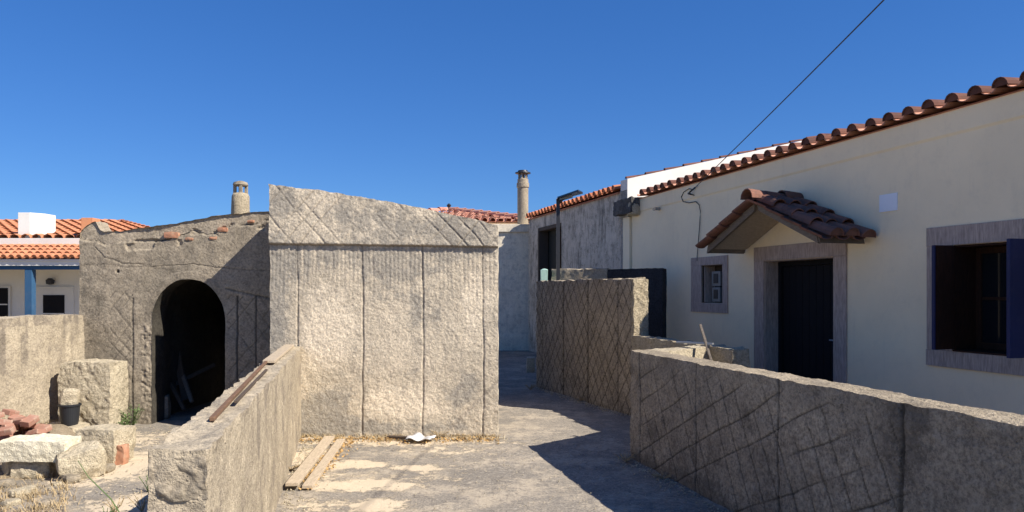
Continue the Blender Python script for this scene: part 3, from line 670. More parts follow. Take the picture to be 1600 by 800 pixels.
# door
b = MB(); d1_ = .022
df = bpy.data.objects.new('door_frame', None); C.objects.link(df); df.location = W(dO0, 0, 0); df.parent = house; df.matrix_parent_inverse = house.matrix_basis.inverted()
for a_, c_ in ((dO0, dL), (dR, dO1)): b = MB(); b.wbox(a_, c_, 0.0, d1_, -.04, dT); b.build('jamb_stone', M_stonetrim, df, bevel=.003)
b = MB(); b.wbox(dO0, dO1, 0.0, d1_ + .003, dT + .002, dOT); b.build('lintel', M_stonetrim, df, bevel=.003)
b = MB(); b.wbox(dL + .002, dL + .012, -.24, -.001, -.04, dT - .001); b.wbox(dR - .012, dR - .002, -.24, -.001, -.04, dT - .001); b.wbox(dL + .013, dR - .013, -.24, -.001, dT - .012, dT - .002); b.build('reveal', M_stonetrim, df)
b = MB(); b.wbox(dL + .014, dL + .08, -.27, -.20, -.04, dT - .015); b.wbox(dR - .08, dR - .014, -.27, -.20, -.04, dT - .015); b.wbox(dL + .081, dR - .081, -.27, -.20, dT - .075, dT - .015)
b.build('door_jamb', M_door, house, bevel=.003)
b = MB(); nb_ = 9
for i in range(nb_):
    a = dL + .082 + (dR - dL - .164) * i / nb_; c_ = dL + .082 + (dR - dL - .164) * (i + 1) / nb_
    b.wbox(a + .003, c_ - .003, -.27, -.232, 0.01, dT - .077)
b.wbox(dL + .083, dR - .083, -.29, -.271, 0.01, dT - .078)
dr = b.build('door', M_door, house, bevel=.003)
b = MB(); b.tube([W(dR - .2, -.232, 1.0), W(dR - .2, -.18, 1.0), W(dR - .3, -.18, 1.0)], .009, 8); b.build('handle', M_galv, dr)
# meter niche
o0, o1 = sY(1081), sY(1138)
b = MB(); b.wbox(o0, o1, 0, .02, mT + .001, 2.13); b.wbox(o0, o1, 0, .02, 1.275, mB - .001); b.wbox(o0, mL, 0, .018, mB, mT); b.wbox(mR, o1, 0, .018, mB, mT)
nf_ = b.build('niche_frame', M_stonetrim, house, bevel=.003)
b = MB(); b.wbox(mL - .02, mR + .02, -.24, -.20, mB - .02, mT + .02); b.wbox(mL + .001, mL + .012, -.2, -.001, mB, mT); b.wbox(mR - .012, mR - .001, -.2, -.001, mB, mT); b.wbox(mL + .013, mR - .013, -.2, -.001, mT - .012, mT - .001); b.build('niche_lining', M_olddark, nf_)
for (zc, ss_, sz) in ((1.79, .24, .23), (1.55, .22, .22)):
    mc = (mL + mR) / 2 + .0
    b = MB(); b.wbox(mc - ss_ / 2, mc + ss_ / 2, -.2, -.06, zc - sz / 2, zc + sz / 2); mo = b.build('electricity_meter', M_meter, house, bevel=.012)
    b = MB(); b.wbox(mc - ss_ * .26, mc + ss_ * .26, -.06, -.052, zc - sz * .3, zc + sz * .34); b.build('display', M_black, mo, bevel=.004)
b = MB(); b.wbox(mL + .03, mL + .045, -.2, -.02, mB + .01, mT - .01); b.build('niche_door', M_stonetrim, nf_)
# window
b = MB(); wo0 = sY(1450); wo1 = wR + .2
b.wbox(wo0, wo1, 0, .024, wT + .002, 2.235); wf = b.build('window_surround', M_stonetrim, house, bevel=.003)
b = MB(); b.wbox(wo0, wo1, 0, .03, .858, wB - .002); b.build('sill', M_stonetrim, wf, bevel=.004)
for a_, c_ in ((wo0, wL), (wR, wo1)): b = MB(); b.wbox(a_, c_, 0, .02, wB, wT); b.build('stone_jamb', M_stonetrim, wf, bevel=.003)
b = MB(); b.wbox(wL + .001, wL + .02, -.32, -.001, wB, wT); b.wbox(wR - .02, wR - .001, -.32, -.001, wB, wT); b.wbox(wL + .021, wR - .021, -.32, -.001, wT - .02, wT - .001); b.wbox(wL + .021, wR - .021, -.32, .035, wB, wB + .015)
b.build('wood_lining', M_brown, wf)
win = MB(); a, c_ = wL + .022, wR - .022; zz0, zz1 = wB + .017, wT - .022; mid = (a + c_) / 2
for (p, q) in ((a, mid - .002), (mid + .002, c_)):
    win.wbox(p, p + .055, -.30, -.25, zz0, zz1); win.wbox(q - .055, q, -.30, -.25, zz0, zz1); win.wbox(p + .056, q - .056, -.30, -.25, zz0, zz0 + .07); win.wbox(p + .056, q - .056, -.30, -.25, zz1 - .06, zz1); win.wbox(p + .056, q - .056, -.29, -.26, (zz0 + zz1) / 2 - .015, (zz0 + zz1) / 2 + .015)
cs = win.build('casement', M_brown, house, bevel=.003)
b = MB(); b.wbox(a + .01, c_ - .01, -.28, -.272, zz0 + .01, zz1 - .01); b.build('pane', M_glass, cs)
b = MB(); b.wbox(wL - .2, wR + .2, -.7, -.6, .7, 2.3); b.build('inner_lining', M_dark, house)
def shutter(s_h, wd, ang, blue_first, lab):
    """leaf hinged at s_h, opening outwards; ang measured from the wall plane"""
    ca, sa = math.cos(ang), math.sin(ang); th_ = .035
    def q(l, t, z): return W(s_h + ca * l - sa * t, .03 + sa * l + ca * t, z)
    def bx(l0, l1, t0, t1, z0, z1): return [q(l0, t0, z0), q(l1, t0, z0), q(l1, t1, z0), q(l0, t1, z0), q(l0, t0, z1), q(l1, t0, z1), q(l1, t1, z1), q(l0, t1, z1)]
    z0, z1 = wB + .02, wT - .005
    b = MB(); b.hexa(bx(0, wd, 0, th_, z0, z1)); o = b.build('shutter', M_blue, house, bevel=.004); o['label'] = lab
    inner = MB(); sgn = -1 if blue_first else 1
    t0, t1 = (-.008, -.001) if blue_first else (th_ + .001, th_ + .008)
    for (za, zb) in ((z0 + .06, (z0 + z1) / 2 - .03), ((z0 + z1) / 2 + .03, z1 - .06)):
        inner.hexa(bx(.03, wd - .03, t0, t1, za, zb))
    inner.hexa(bx(.005, wd - .012, t0 * .5, t1 * .5, z0 + .003, z1 - .003))
    inner.build('inner_face', M_brown, o)
shutter(wL + .035, .25, R(88), True, 'blue shutter leaf standing open at the left of the window')
shutter(wR + .02, .40, R(92), False, 'blue shutter leaf standing open at the right of the window')
# plaque and camera stub
b = MB(); b.wbox(sY(1375), sY(1403), .0, .012, EYE + (HY - 331) / F * 8.0, EYE + (HY - 304) / F * 8.0); b.build('wall_plaque', M_plaque, house, bevel=.002)
sst = sY(1031); c = W(sst, 0, 3.04)
b = MB(); b.tube([W(sst, 0, 3.03), W(sst, .09, 3.03), W(sst + .07, .15, 3.01)], .028, 10); b.build('drain_spout', M_galv, house)
# broken cornice at the corner to the old building
co_ = MB()
o_ = stone('broken_cornice', W(-3.9, -.02, 3.05), (.42, .8, .27), M_stainedgrey, rot=.28, amp=.07, r=.1, seed=4, n=26, parent=house, freq=7)
stone('broken_cornice', W(-3.62, .08, 3.0), (.2, .24, .24), M_lime, rot=.4, amp=.05, r=.4, seed=9, n=18, parent=house)
# awning
aw = empty('door_awning', W(.87, .3, 2.2), 'small gabled porch canopy with old brown tiles over the dark door', 'awning')
sc_, hA, dA = .89, 1.08, .62; zR, zE = 2.69, 2.215
def awp(l, d, off): # l from -1..1 across
    nx = (zR - zE) / math.hypot(hA, zR - zE); nz_ = hA / math.hypot(hA, zR - zE)
    z = zR - (zR - zE) * abs(l) + off * nz_; s_ = sc_ + hA * l + math.copysign(off * nx, l)
    return W(s_, d, z)
for sg in (-1, 1):
    t_ = .035
    b = MB(); e_ = .004 * sg
    b.hexa([awp(e_, dA - .03, -t_), awp(sg, dA - .03, -t_), awp(sg, .026, -t_), awp(e_, .026, -t_), awp(e_, dA - .03, 0), awp(sg, dA - .03, 0), awp(sg, .026, 0), awp(e_, .026, 0)])
    b.build('soffit_board', M_soffit, aw)
    b = MB(); h_ = .10
    b.hexa([awp(e_, dA + .01, -h_), awp(sg, dA + .01, -h_), awp(sg, dA - .028, -h_), awp(e_, dA - .028, -h_), awp(e_, dA + .01, .03), awp(sg, dA + .01, .03), awp(sg, dA - .028, .03), awp(e_, dA - .028, .03)])
    b.build('bargeboard', M_awnwood, aw)
    b = MB(); b.hexa([awp(sg * 1.001, dA, -.08), awp(sg * 1.03, dA, -.08), awp(sg * 1.03, .026, -.08), awp(sg * 1.001, .026, -.08), awp(sg * 1.001, dA, .02), awp(sg * 1.03, dA, .02), awp(sg * 1.03, .026, .02), awp(sg * 1.001, .026, .02)])
    b.build('eave_board', M_awnwood, aw)
    # tiles: columns run down the slope
    e0_, e1_ = np.array(awp(sg * (1.14 + .04 * sg), dA + .05, .01)), np.array(awp(sg * (1.14 + .04 * sg), .03, .01)); q0_ = np.array(awp(sg * .02, dA + .05, .01))
    b = MB(); tile_roof(b, e0_, e1_, q0_, .215, 4, r=.095, jitter=.018); b.build('tile_slope', M_tileOld, aw)
b = MB()
for i in range(3):
    d_ = dA + .15 - i * .25; zz = zR + .045 + random.uniform(-.01, .02)
    o = np.array(W(sc_, d_ - .30, zz + .0)); dn = np.array([HN[0], HN[1], .0]) ; tile(b, o, dn, np.array([HU[0], HU[1], 0]), np.array([0, 0, 1]), .10, .125, .30)
b.build('ridge_tile', M_tileOld, aw)

# ------------------------------------------------------------ 5. old stained building beyond
old = empty('old_building', W(-7, -3, 0), 'old grey mould streaked building with white gable and red tile eave, beyond the cream house', 'building')
O0, O1 = -9.95, -4.0; EZ = 3.53
gaps = (sY(843), sY(879))
wall_holes('front_wall', O0, O1, -.05, EZ, EZ, .4, [(gaps[0], gaps[1], -.04, 3.22)], M_mould, old, d=.03)
b = MB(); b.wbox(gaps[0] + .002, gaps[1] - .002, -.28, -.22, -.04, 3.215); ob = b.build('doorway_panel', M_dark, old)
b = MB(); b.wbox(gaps[0] + .001, gaps[0] + .1, -.2, .05, -.03, 3.21); b.wbox(gaps[0] + .101, gaps[1] - .001, -.2, .04, 3.13, 3.21); b.build('door_frame', M_olddark, old, bevel=.004)
b = MB(); b.wbox(gaps[1] - .5, gaps[1] - .44, -.22, -.1, -.03, 3.1); b.wbox(gaps[1] - .43, gaps[1] - .02, -.2, -.18, 1.9, 2.6); b.build('door_leaf', M_brown, ob)
b = MB(); b.wbox(-4.15, -3.87, -.02, .045, -.04, 3.0); b.build('corner_pilaster', M_white, old, bevel=.004)
GR = -4.2; gsl = .245
b = MB(); z0g = EZ + .0
for s_, th_ in ((O1 + .02, .3),):
    q = [(.03, -.05), (.03, EZ + .20), (GR, EZ + .20 + (-GR) * gsl), (-8.4, EZ + .20), (-8.4, -.05)]
    A_ = [W(s_, d, z) for d, z in q]; B_ = [W(s_ - th_, d, z) for d, z in q]; n_ = len(q)
    b.add(A_ + B_, [tuple(range(n_)), tuple(range(n_, 2 * n_))[::-1]] + [(i, (i + 1) % n_, n_ + (i + 1) % n_, n_ + i) for i in range(n_)])
b.build('white_gable', M_whitewash, old)
b = MB(); b.wbox(O0, O0 + .3, -8.4, -.38, -.05, EZ); b.wbox(O0 + .31, O1 - .3, -8.4, -8.1, -.05, EZ); b.build('rear_wall', M_mould, old)
b = MB(); tile_roof(b, W(O0 - .05, .08, EZ - .0), W(O1 - .30, .08, EZ - .0), W(O0 - .05, GR, EZ + (.03 - GR) * gsl), .235, 10, r=.085)
rt = b.build('roof', M_tile, old)
b = MB()
for i in range(11):
    d_ = -.02 - i * .41; o_ = np.array(W(O1 - .10, d_ - .40, EZ + .202 + (-d_ + .40) * gsl)); dn = unit(np.array(W(0, .4, -.4 * gsl)) - np.array(W(0, 0, 0)))
    tile(b, o_, dn * 1.0 + np.array([0, 0, .05]), HU.tolist() + [0], (0, 0, 1), .026, .040, .44)
b.build('verge_tile_row', M_tileEave, rt)
b = MB()
for da, db_ in ((.07, GR), (GR, -8.5)):
    f_ = lambda d: EZ + (-max(d, GR)) * gsl - max(0, GR - d) * gsl + .006
    b.hexa([W(O0, da, f_(da) - .03), W(O1 - .31, da, f_(da) - .03), W(O1 - .31, db_, f_(db_) - .03), W(O0, db_, f_(db_) - .03), W(O0, da, f_(da)), W(O1 - .31, da, f_(da)), W(O1 - .31, db_, f_(db_)), W(O0, db_, f_(db_))])
b.build('mortar_bed', M_tile, rt)

# ------------------------------------------------------------ 6. end wall of the alley with pipe chimney
YE = 19.9
endb = empty('end_building', (-1, YE + 1, 0), 'whitewashed building closing the alley, with a round pipe chimney', 'building')
relief_wall('front_wall', (-4.0, YE), (.62, YE), .3, 3.19, M_offwhite, endb, step=.03, amp=.02, amp_top=.02, seed=61, carve=lambda S, Z: (.02 * fbm(np.stack([S * 3, Z * 3, S * 0], -1), 3, 5), 0 * S))
b = MB(); b.box(-4.05, .70, YE - .06, YE + .4, 3.192, 3.40); b.build('parapet_band', M_offwhite, endb, bevel=.01)
b = MB(); b.box(-4.0, .6, YE + .31, YE + 3, -.05, 3.18); b.build('rear_wall', M_offwhite, endb)
pc = P(817, 300, 20.25)
b = MB(); b.lathe((pc[0], 20.25, 3.18), [(.15, 0), (.15, 1.25), (.17, 1.26), (.17, 1.38), (.15, 1.39), (.15, 1.48), (.12, 1.5)], 24, .01); cho = b.build('chimney', M_left, endb, smooth=False)
b = MB()
for k_ in range(6):
    an = k_ * math.pi / 3 + .3; b.box(pc[0] + .11 * math.cos(an) - .025, pc[0] + .11 * math.cos(an) + .025, 20.25 + .11 * math.sin(an) - .025, 20.25 + .11 * math.sin(an) + .025, 4.67, 4.81)
b.build('cowl_post', M_left, cho)
b = MB(); b.lathe((pc[0], 20.25, 4.815), [(.19, 0), (.215, .01), (.21, .035), (.14, .05), (.13, .09), (.03, .10)], 20); b.build('chimney_cap', M_metal, cho)
sp_ = MB(); k_ = P(830, 364, YE); sp_.tube([(k_[0], YE - .01, k_[2]), (k_[0], YE - .16, k_[2] - .01)], .05, 10); sp_.build('wall_lamp', M_metal, endb)

# hip roof house behind
hip = empty('hipped_house', (-2.12, 25, 0), 'house with faded pink hipped tile roof and black finial, behind the panel building', 'house')
cx_, cy_, hw, az, ezh = -2.15, 25.2, 2.9, 4.32, 3.70
b = MB(); b.box(cx_ - 2.7, cx_ + 2.7, cy_ - 2.7, cy_ + 2.7, -.05, ezh - .02); b.build('wall', M_offwhite, hip)
b = MB(); cs_ = [(cx_ - hw, cy_ - hw, ezh), (cx_ + hw, cy_ - hw, ezh), (cx_ + hw, cy_ + hw, ezh), (cx_ - hw, cy_ + hw, ezh)]; ap = (cx_, cy_, az)
b.add(cs_ + [ap], [(0, 1, 4), (1, 2, 4), (2, 3, 4), (3, 0, 4), (3, 2, 1, 0)])
for i in (0, 1):   # tile columns on the two visible slopes
    a_, c_ = np.array(cs_[i]), np.array(cs_[(i + 1) % 4]); apx = np.array(ap); mid = (a_ + c_) / 2; L_ = np.linalg.norm(c_ - a_); sd = (c_ - a_) / L_; upv = apx - mid; H_ = np.linalg.norm(upv); upv = upv / H_; nr = unit(np.cross(sd, upv))
    n_ = int(L_ / .24)
    for k in range(n_):
        t = (k + .5) / n_; hh = H_ * (1 - abs(2 * t - 1)); rws = max(1, int(hh / .4))
        for r_ in range(rws):
            tile(b, a_ + sd * L_ * t + upv * (.4 * (r_ + 1)) + nr * .01, -upv + nr * .06, sd, nr, .08, .095, .43, nseg=5)
for i in (0, 1, 2):    # hip ridges
    a_, apx = np.array(cs_[i]), np.array(ap); L_ = np.linalg.norm(apx - a_); u_ = (a_ - apx) / L_; sd = unit(np.cross(u_, (0, 0, 1))); up_ = unit(np.cross(sd, u_)); up_ = up_ if up_[2] > 0 else -up_
    for r_ in range(int(L_ / .4)): tile(b, apx + u_ * .4 * r_ + up_ * .04, u_ + up_ * .05, sd, up_, .10, .12, .44, nseg=6)
b.build('roof', M_pink, hip)
b = MB(); b.lathe((cx_, cy_, az + .03), [(.16, 0), (.14, .06), (.05, .12), (.08, .18), (.02, .24)], 12); b.build('finial', M_black, hip)

# ------------------------------------------------------------ 7. porch house at left
ph = empty('porch_house', (-15, 21, 0), 'white house with orange tiled porch roof on blue posts, far left', 'house')
YP = 17.6
XR = P(140, 400, YP)[0]
b = MB(); b.box(-24, XR + .3, 19.3, 19.6, -.05, 2.95); b.box(XR, XR + .3, 19.61, 27, -.05, 2.95); b.box(-24, XR + .3, 27.01, 27.3, -.05, 2.95); b.build('wall', M_whitewash, ph)
b = MB(); b.box(-24, XR + .4, 19.1, 19.9, 2.80, 2.97); b.build('parapet', M_whitewash, ph, bevel=.01)
b = MB(); z_e = EYE + (HY - 404) / F * YP; tile_roof(b, (-24, YP - .12, z_e - .03), (XR + .3, YP - .12, z_e - .03), (-24, 19.12, 2.74), .18, 4, r=.07); rt = b.build('porch_roof', M_tileO, ph)
b = MB(); b.hexa([(-24, YP - .08, z_e - .06), (XR + .3, YP - .08, z_e - .06), (XR + .3, 19.1, 2.66), (-24, 19.1, 2.66), (-24, YP - .08, z_e - .02), (XR + .3, YP - .08, z_e - .02), (XR + .3, 19.1, 2.70), (-24, 19.1, 2.70)]); b.build('underlay', M_whitewash, rt)
b = MB(); b.box(-24, XR + .3, YP - .05, YP - .01, z_e - .17, z_e - .062); b.build('fascia', M_whitewash, ph)
b = MB(); b.box(-24, XR + .3, YP, YP + .14, z_e - .26, z_e - .13); b.build('beam', M_bluepost, ph)
for px in (44, -150, -340, 132):
    c = P(px, 450, YP); b = MB(); b.box(c[0] - .085, c[0] + .085, YP, YP + .16, -.05, z_e - .262); b.build('post', M_bluepost, ph, bevel=.006)
def pwin(pxa, pxb, pya, zb, fr_):
    a_, c_ = P(pxa, pya, 19.3), P(pxb, pya, 19.3)
    b = MB(); b.box(a_[0] - fr_, c_[0] + fr_, 19.24, 19.299, zb, a_[2] + fr_); o = b.build('window', M_whitewash, ph, bevel=.004)
    b = MB(); b.box(a_[0], c_[0], 19.225, 19.239, zb + .08, a_[2]); b.build('pane', M_door, o)
    b = MB(); b.box(a_[0], c_[0], 19.215, 19.224, (zb + a_[2]) / 2 + .1, (zb + a_[2]) / 2 + .13); b.build('glazing_bar', M_whitewash, o)
pwin(-30, 15, 450, .6, .05); pwin(70, 103, 461, .3, .22)
b = MB(); b.box(-24, XR + .3, 19.27, 19.299, 0, .5); b.build('plinth', M_bluepost, ph)
k_ = P(80, 440, 19.25); b = MB(); b.lathe((k_[0], 19.2, k_[2] - .08), [(.03, 0), (.09, .02), (.10, .12), (.04, .17)], 12); b.build('porch_lamp', M_metal, ph)
# main hipped roof
rz0, rz1 = 2.98, EYE + (HY - 350) / F * 24
b = MB(); q0, q1, q2, q3 = (-26, 20.1, rz0), (XR + 1.0, 20.1, rz0), (XR + 1.0, 27.9, rz0), (-26, 27.9, rz0); r0_, r1_ = (-24, 24, rz1), (P(185, 350, 24)[0], 24, rz1)
b.add([q0, q1, q2, q3, r0_, r1_], [(0, 1, 5, 4), (1, 2, 5), (2, 3, 4, 5), (3, 0, 4), (3, 2, 1, 0)])
n_ = 70; sd = np.array([1., 0, 0]); upv = unit((0, 3.9, rz1 - rz0)); nr = unit(np.cross(sd, upv)); H_ = math.hypot(3.9, rz1 - rz0)
for k in range(11):   # courses of interlocking tiles read as rows from this far
    for i in range(int((r1_[0] + 25) / .3) + 10):
        x_ = -25.5 + i * .3
        lim = r1_[0] + (q1[0] - r1_[0]) * (1 - (k + .5) / 11)
        if x_ > lim: break
        tile(b, np.array([x_, 20.1, rz0]) + upv * (.37 * (k + 1)) + nr * .005, -upv + nr * .09, sd, nr, .13, .15, .40, nseg=4)
apx = np.array(r1_); a_ = np.array(q1); L_ = np.linalg.norm(apx - a_); u_ = (a_ - apx) / L_; sdd = unit(np.cross(u_, (0, 0, 1))); up_ = np.cross(sdd, u_); up_ = up_ if up_[2] > 0 else -up_
for r_ in range(int(L_ / .4)): tile(b, apx + u_ * .4 * r_ + up_ * .04, u_ + up_ * .05, sdd, up_, .10, .13, .44, nseg=5)
for r_ in range(int((r1_[0] + 24) / .4)): tile(b, np.array([r1_[0] - .4 * r_, 24, rz1 + .02]), np.array([-1., 0, .05]), np.array([0, 1., 0]), np.array([0, 0, 1.]), .10, .13, .44, nseg=5)
b.build('roof', M_tileO, ph)
a_, c_ = P(28, 373, 20.2), P(66, 332, 20.2); b = MB(); b.box(a_[0], a_[0] + (c_[0] - a_[0]) * .5, 20.2, 20.7, 2.6, c_[2]); b.hexa([(a_[0] + .33, 20.205, 2.6), (c_[0], 20.32, 2.6), (c_[0], 20.8, 2.6), (a_[0] + .33, 20.8, 2.6), (a_[0] + .33, 20.205, c_[2] - .0), (c_[0], 20.32, c_[2] - .02), (c_[0], 20.8, c_[2] - .02), (a_[0] + .33, 20.8, c_[2])])
b.build('chimney', M_whitewash, ph, bevel=.008)
a_, c_ = P(126, 362, 19.9), P(144, 340, 19.9); b = MB(); b.box(a_[0], c_[0], 19.92, 20.3, 2.6, c_[2]); b.build('chimney', M_brickO, ph, bevel=.008)

# ------------------------------------------------------------ 8. solar lamp
lx = P(872, 400, 12.35)[0]
lamp = empty('solar_lamp', (lx, 12.35, 0), 'thin black post carrying a flat tilted solar lamp, behind the tall wall', 'street lamp')
b = MB(); b.box(lx - .03, lx + .03, 12.32, 12.38, 0, 3.13); b.build('post', M_metal, lamp, bevel=.004)
b = MB(); b.tube([(lx, 12.35, 3.05), (lx + .1, 12.3, 3.16)], .022, 8); b.tube([(lx, 12.35, 3.12), (lx + .02, 12.33, 3.17)], .03, 8); b.build('bracket', M_metal, lamp)
b = MB(); b.hexa([(lx - .02, 12.2, 3.13), (lx + .3, 11.95, 3.215), (lx + .42, 12.4, 3.235), (lx - .02, 12.6, 3.14), (lx - .02, 12.2, 3.16), (lx + .3, 11.95, 3.245), (lx + .42, 12.4, 3.265), (lx - .02, 12.6, 3.17)]); ho = b.build('lamp_head', M_solar, lamp, bevel=.005)
b = MB(); b.hexa([(lx + .02, 12.25, 3.11), (lx + .2, 12.15, 3.16), (lx + .25, 12.4, 3.17), (lx + .02, 12.5, 3.115), (lx + .02, 12.25, 3.138), (lx + .2, 12.15, 3.185), (lx + .25, 12.4, 3.195), (lx + .02, 12.5, 3.143)]); b.build('lamp_lens', M_galv, ho)

# ------------------------------------------------------------ 9. cables
hk = np.array(W(sY(1086), .16, 3.30)); hk = P(1086, 293, hk[1])
b = MB()
top = P(1363, 0, 5.95); far = top + (top - hk) * 1.6
pts = []
for t in np.linspace(0, 1, 30):
    q_ = hk + (far - hk) * t; q_[2] -= .10 * math.sin(math.pi * t) ; pts.append(q_)
b.tube(pts, .006, 6); tag(b.build('overhead_cable', M_cable), 'black overhead cable rising from the house eave across the sky', 'cable')
b = MB(); sh = sY(1086); b.tube([W(sh - .12, .0, 3.16), W(sh - .06, .09, 3.15), hk], .012, 6); b.tube([W(sh, .0, 3.12), W(sh, .12, 3.14), W(sh + .06, .12, 3.18)], .01, 6); b.build('cable_hook', M_metal, house)
b = MB()
route = [(1084, 296), (1078, 295), (1070, 300), (1066, 308), (1069, 315), (1078, 317), (1089, 315), (1094, 320), (1096, 330), (1095, 350), (1093, 375), (1091, 400), (1091, 408)]
def onw(px, py, d=.02):
    s_ = sY(px); Yw = W(s_, d, 0)[1]; return W(s_, d, EYE + (HY - py) / F * Yw)
pp = [onw(*r_) for r_ in route]; fine_ = []
for i in range(len(pp) - 1):
    for t in (0, .5): fine_.append(tuple(pp[i][k] * (1 - t) + pp[i + 1][k] * t for k in range(3)))
fine_.append(pp[-1])
b.tube(fine_, .007, 6); tag(b.build('service_cable', M_cable), 'thin grey cable looping down the house wall to the meter niche', 'cable')
# leaning stick
plankpts('stick', P(1112, 566, 7.32), P(1094, 507, 7.45), .024, .024, M_awnwood, 'grey stick leaning out above the low pale wall end', 'stick', up=(0, 1, 0))
plankpts('batten', (1.70, 7.62, 1.075), (2.0, 7.35, 1.075), .04, .02, M_galv, 'short pale batten lying on the low wall below the stick', 'batten')

# ------------------------------------------------------------ 10. laths on the garden wall
ZW = .998
def onwall(px, py, z): return G(px, py, z)
plankpts('lath', onwall(331, 655, ZW + .012), onwall(419, 562, ZW + .012), .024, .02, M_rust, 'long dark wooden lath lying along the foreground wall top', 'lath')
plankpts('lath', onwall(368, 628, ZW + .01), onwall(410, 578, ZW + .01) + np.array([.03, 0, 0]), .018, .016, M_olddark, 'short thin dark lath beside the long lath on the wall top', 'lath')
plankpts('board', onwall(420, 565, ZW + .015), onwall(452, 540, ZW + .015), .10, .025, M_plank, 'pale weathered board at the far end of the foreground wall top', 'board')
# planks on the ground
gp_ = 'planks lying on the alley floor'
def gplank(a, b_, w_, z, label): plankpts('plank', (*G(*a)[:2], z), (*G(*b_)[:2], z), w_, .028, M_plank, label, group=gp_)
gplank((456, 768), (515, 691), .105, .055, 'left of two long weathered planks beside the foreground wall')
gplank((480, 767), (533, 692), .085, .03, 'right of two long weathered planks beside the foreground wall')
plankpts('broken_board', (*G(472, 690)[:2], .02), (*G(488, 688)[:2], .02), .08, .02, M_plank, 'small broken board piece at the foot of the panel building', 'board')
# torn sheet
xs = np.linspace(0, 1, 26); ys = np.linspace(0, 1, 12); A_, B_ = np.meshgrid(xs, ys, indexing='ij')
o_ = G(636, 694); pt = np.stack([o_[0] - .02 + A_ * .26 + .05 * B_, o_[1] + B_ * .22 - .05 * A_, .03 + .05 * vn(np.stack([A_ * 3, B_ * 3, A_ * 0], -1), 3) + .015 * np.sin(A_ * 9)], -1)
tag(grids_mesh('plastic_sheet', [(pt, None, False, None)], M_sheet), 'crumpled white plastic sheet at the foot of the panel building', 'sheet')
plankpts('broken_board', (*G(606, 687)[:2], .03), (*G(640, 690)[:2], .04), .06, .03, M_olddark, 'dark broken strip of wood next to the crumpled white sheet', 'board')

# ------------------------------------------------------------ 11. stones, bucket, bricks
tag(stone('stone_block', (P(149, 600, 8.45)[0], 8.42, .02), (.60, .38, .79), M_lime, rot=-.05, amp=.06, r=.2, n=60, seed=14, freq=4, fine=.02), 'big upright rounded limestone block against the vaulted store', 'stone')
bc = (P(109, 640, 8.0)[0], 8.0, .155)
b = MB(); b.lathe(bc, [(.078, 0), (.086, .04), (.102, .205), (.112, .206), (.112, .226), (.105, .228), (.098, .21), (.09, .19)], 28); bk_ = b.build('bucket', M_black, smooth=False)
tag(bk_, 'black plastic bucket holding a pale stone, before the big limestone block', 'bucket')
tag(stone('stone', (bc[0] + .0, 8.0, .345), (.17, .14, .19), M_lime, rot=.5, tilt=(0, .1), amp=.06, r=.6, n=20, seed=3), 'pale pointed stone sitting in the black bucket', 'stone')
tag(stone('stone_slab', ((56 - 800) / F * 6.35, 6.42, .15), (.56, .30, .175), M_limeL, rot=.06, tilt=(0, .03), amp=.035, r=.1, n=44, seed=22, fine=.014), 'pale rectangular stone slab bridging smaller rocks at lower left', 'stone')
tag(stone('boulder', ((122 - 800) / F * 6.35, 6.4, -.02), (.33, .30, .27), M_lime, rot=.5, tilt=(.1, -.2), amp=.08, r=.55, n=34, seed=23), 'grey rounded boulder propping the right end of the pale slab', 'boulder')
tag(stone('boulder', ((62 - 800) / F * 6.5, 6.45, -.03), (.30, .26, .20), M_lime, rot=.2, amp=.07, r=.5, n=24, seed=24), 'yellowish rock in the dark gap under the pale slab', 'boulder')
tag(stone('boulder', ((14 - 800) / F * 6.4, 6.5, -.03), (.2, .26, .18), M_lime, rot=.9, amp=.07, r=.5, n=24, seed=29), 'small rock under the left end of the pale slab', 'boulder')
rs = stone('rubble_block', ((163 - 800) / F * 6.95, 6.98, -.02), (.40, .34, .34), M_lime, rot=-.1, amp=.05, r=.25, n=40, seed=25, fine=.016)
tag(rs, 'squared stone with red mortar face, right end of the stone heap', 'stone')
rb = stone('red_mortar', ((163 - 800) / F * 6.86, 6.875, -.02), (.40, .12, .19), M_brickdust, amp=.05, r=.2, n=40, seed=26, freq=8, fine=.012); rb.parent = rs
for (px, py, Y_, sz, sd_, lab) in ((95, 680, 7.35, (.34, .22, .10), 31, 'flat pale stone behind the slab under the bucket'), (125, 672, 7.6, (.32, .25, .09), 32, 'flat grey stone at the foot of the big block'), (100, 668, 8.0, (.42, .3, .155), 33, 'low stone ledge carrying the black bucket'),
                                  (150, 668, 7.55, (.3, .2, .1), 34, 'thin flat stone lying behind the squared stone')):
    tag(stone('flat_stone', ((px - 800) / F * Y_, Y_, max(0, earth_z((px - 800) / F * Y_, Y_) * .0)), (sz[0], sz[1], sz[2]), M_lime, rot=sd_ * .7 % .5 - .2, amp=.04, r=.2, n=22, seed=sd_), lab, 'stone')
small = [(150, 742, 'light'), (135, 733, 'light'), (92, 757, 'light'), (110, 752, 'g'), (30, 775, 'light'), (60, 740, 'g'), (18, 790, 'light'), (45, 768, 'light'), (70, 790, 'g'), (8, 760, 'g'), (165, 737, 'g')]
for i, (px, py, k_) in enumerate(small):
    g_ = G(px, py); s_ = random.uniform(.05, .12)
    tag(stone('rock', (g_[0], g_[1], -.01), (s_ * 1.3, s_, s_ * .6), M_lime if k_ == 'light' else M_vault, rot=random.uniform(0, 3), amp=.03, r=.5, n=10, seed=40 + i), 'small loose stone on the dry earth below the stone heap', 'stone', 'small loose stones on the earth')
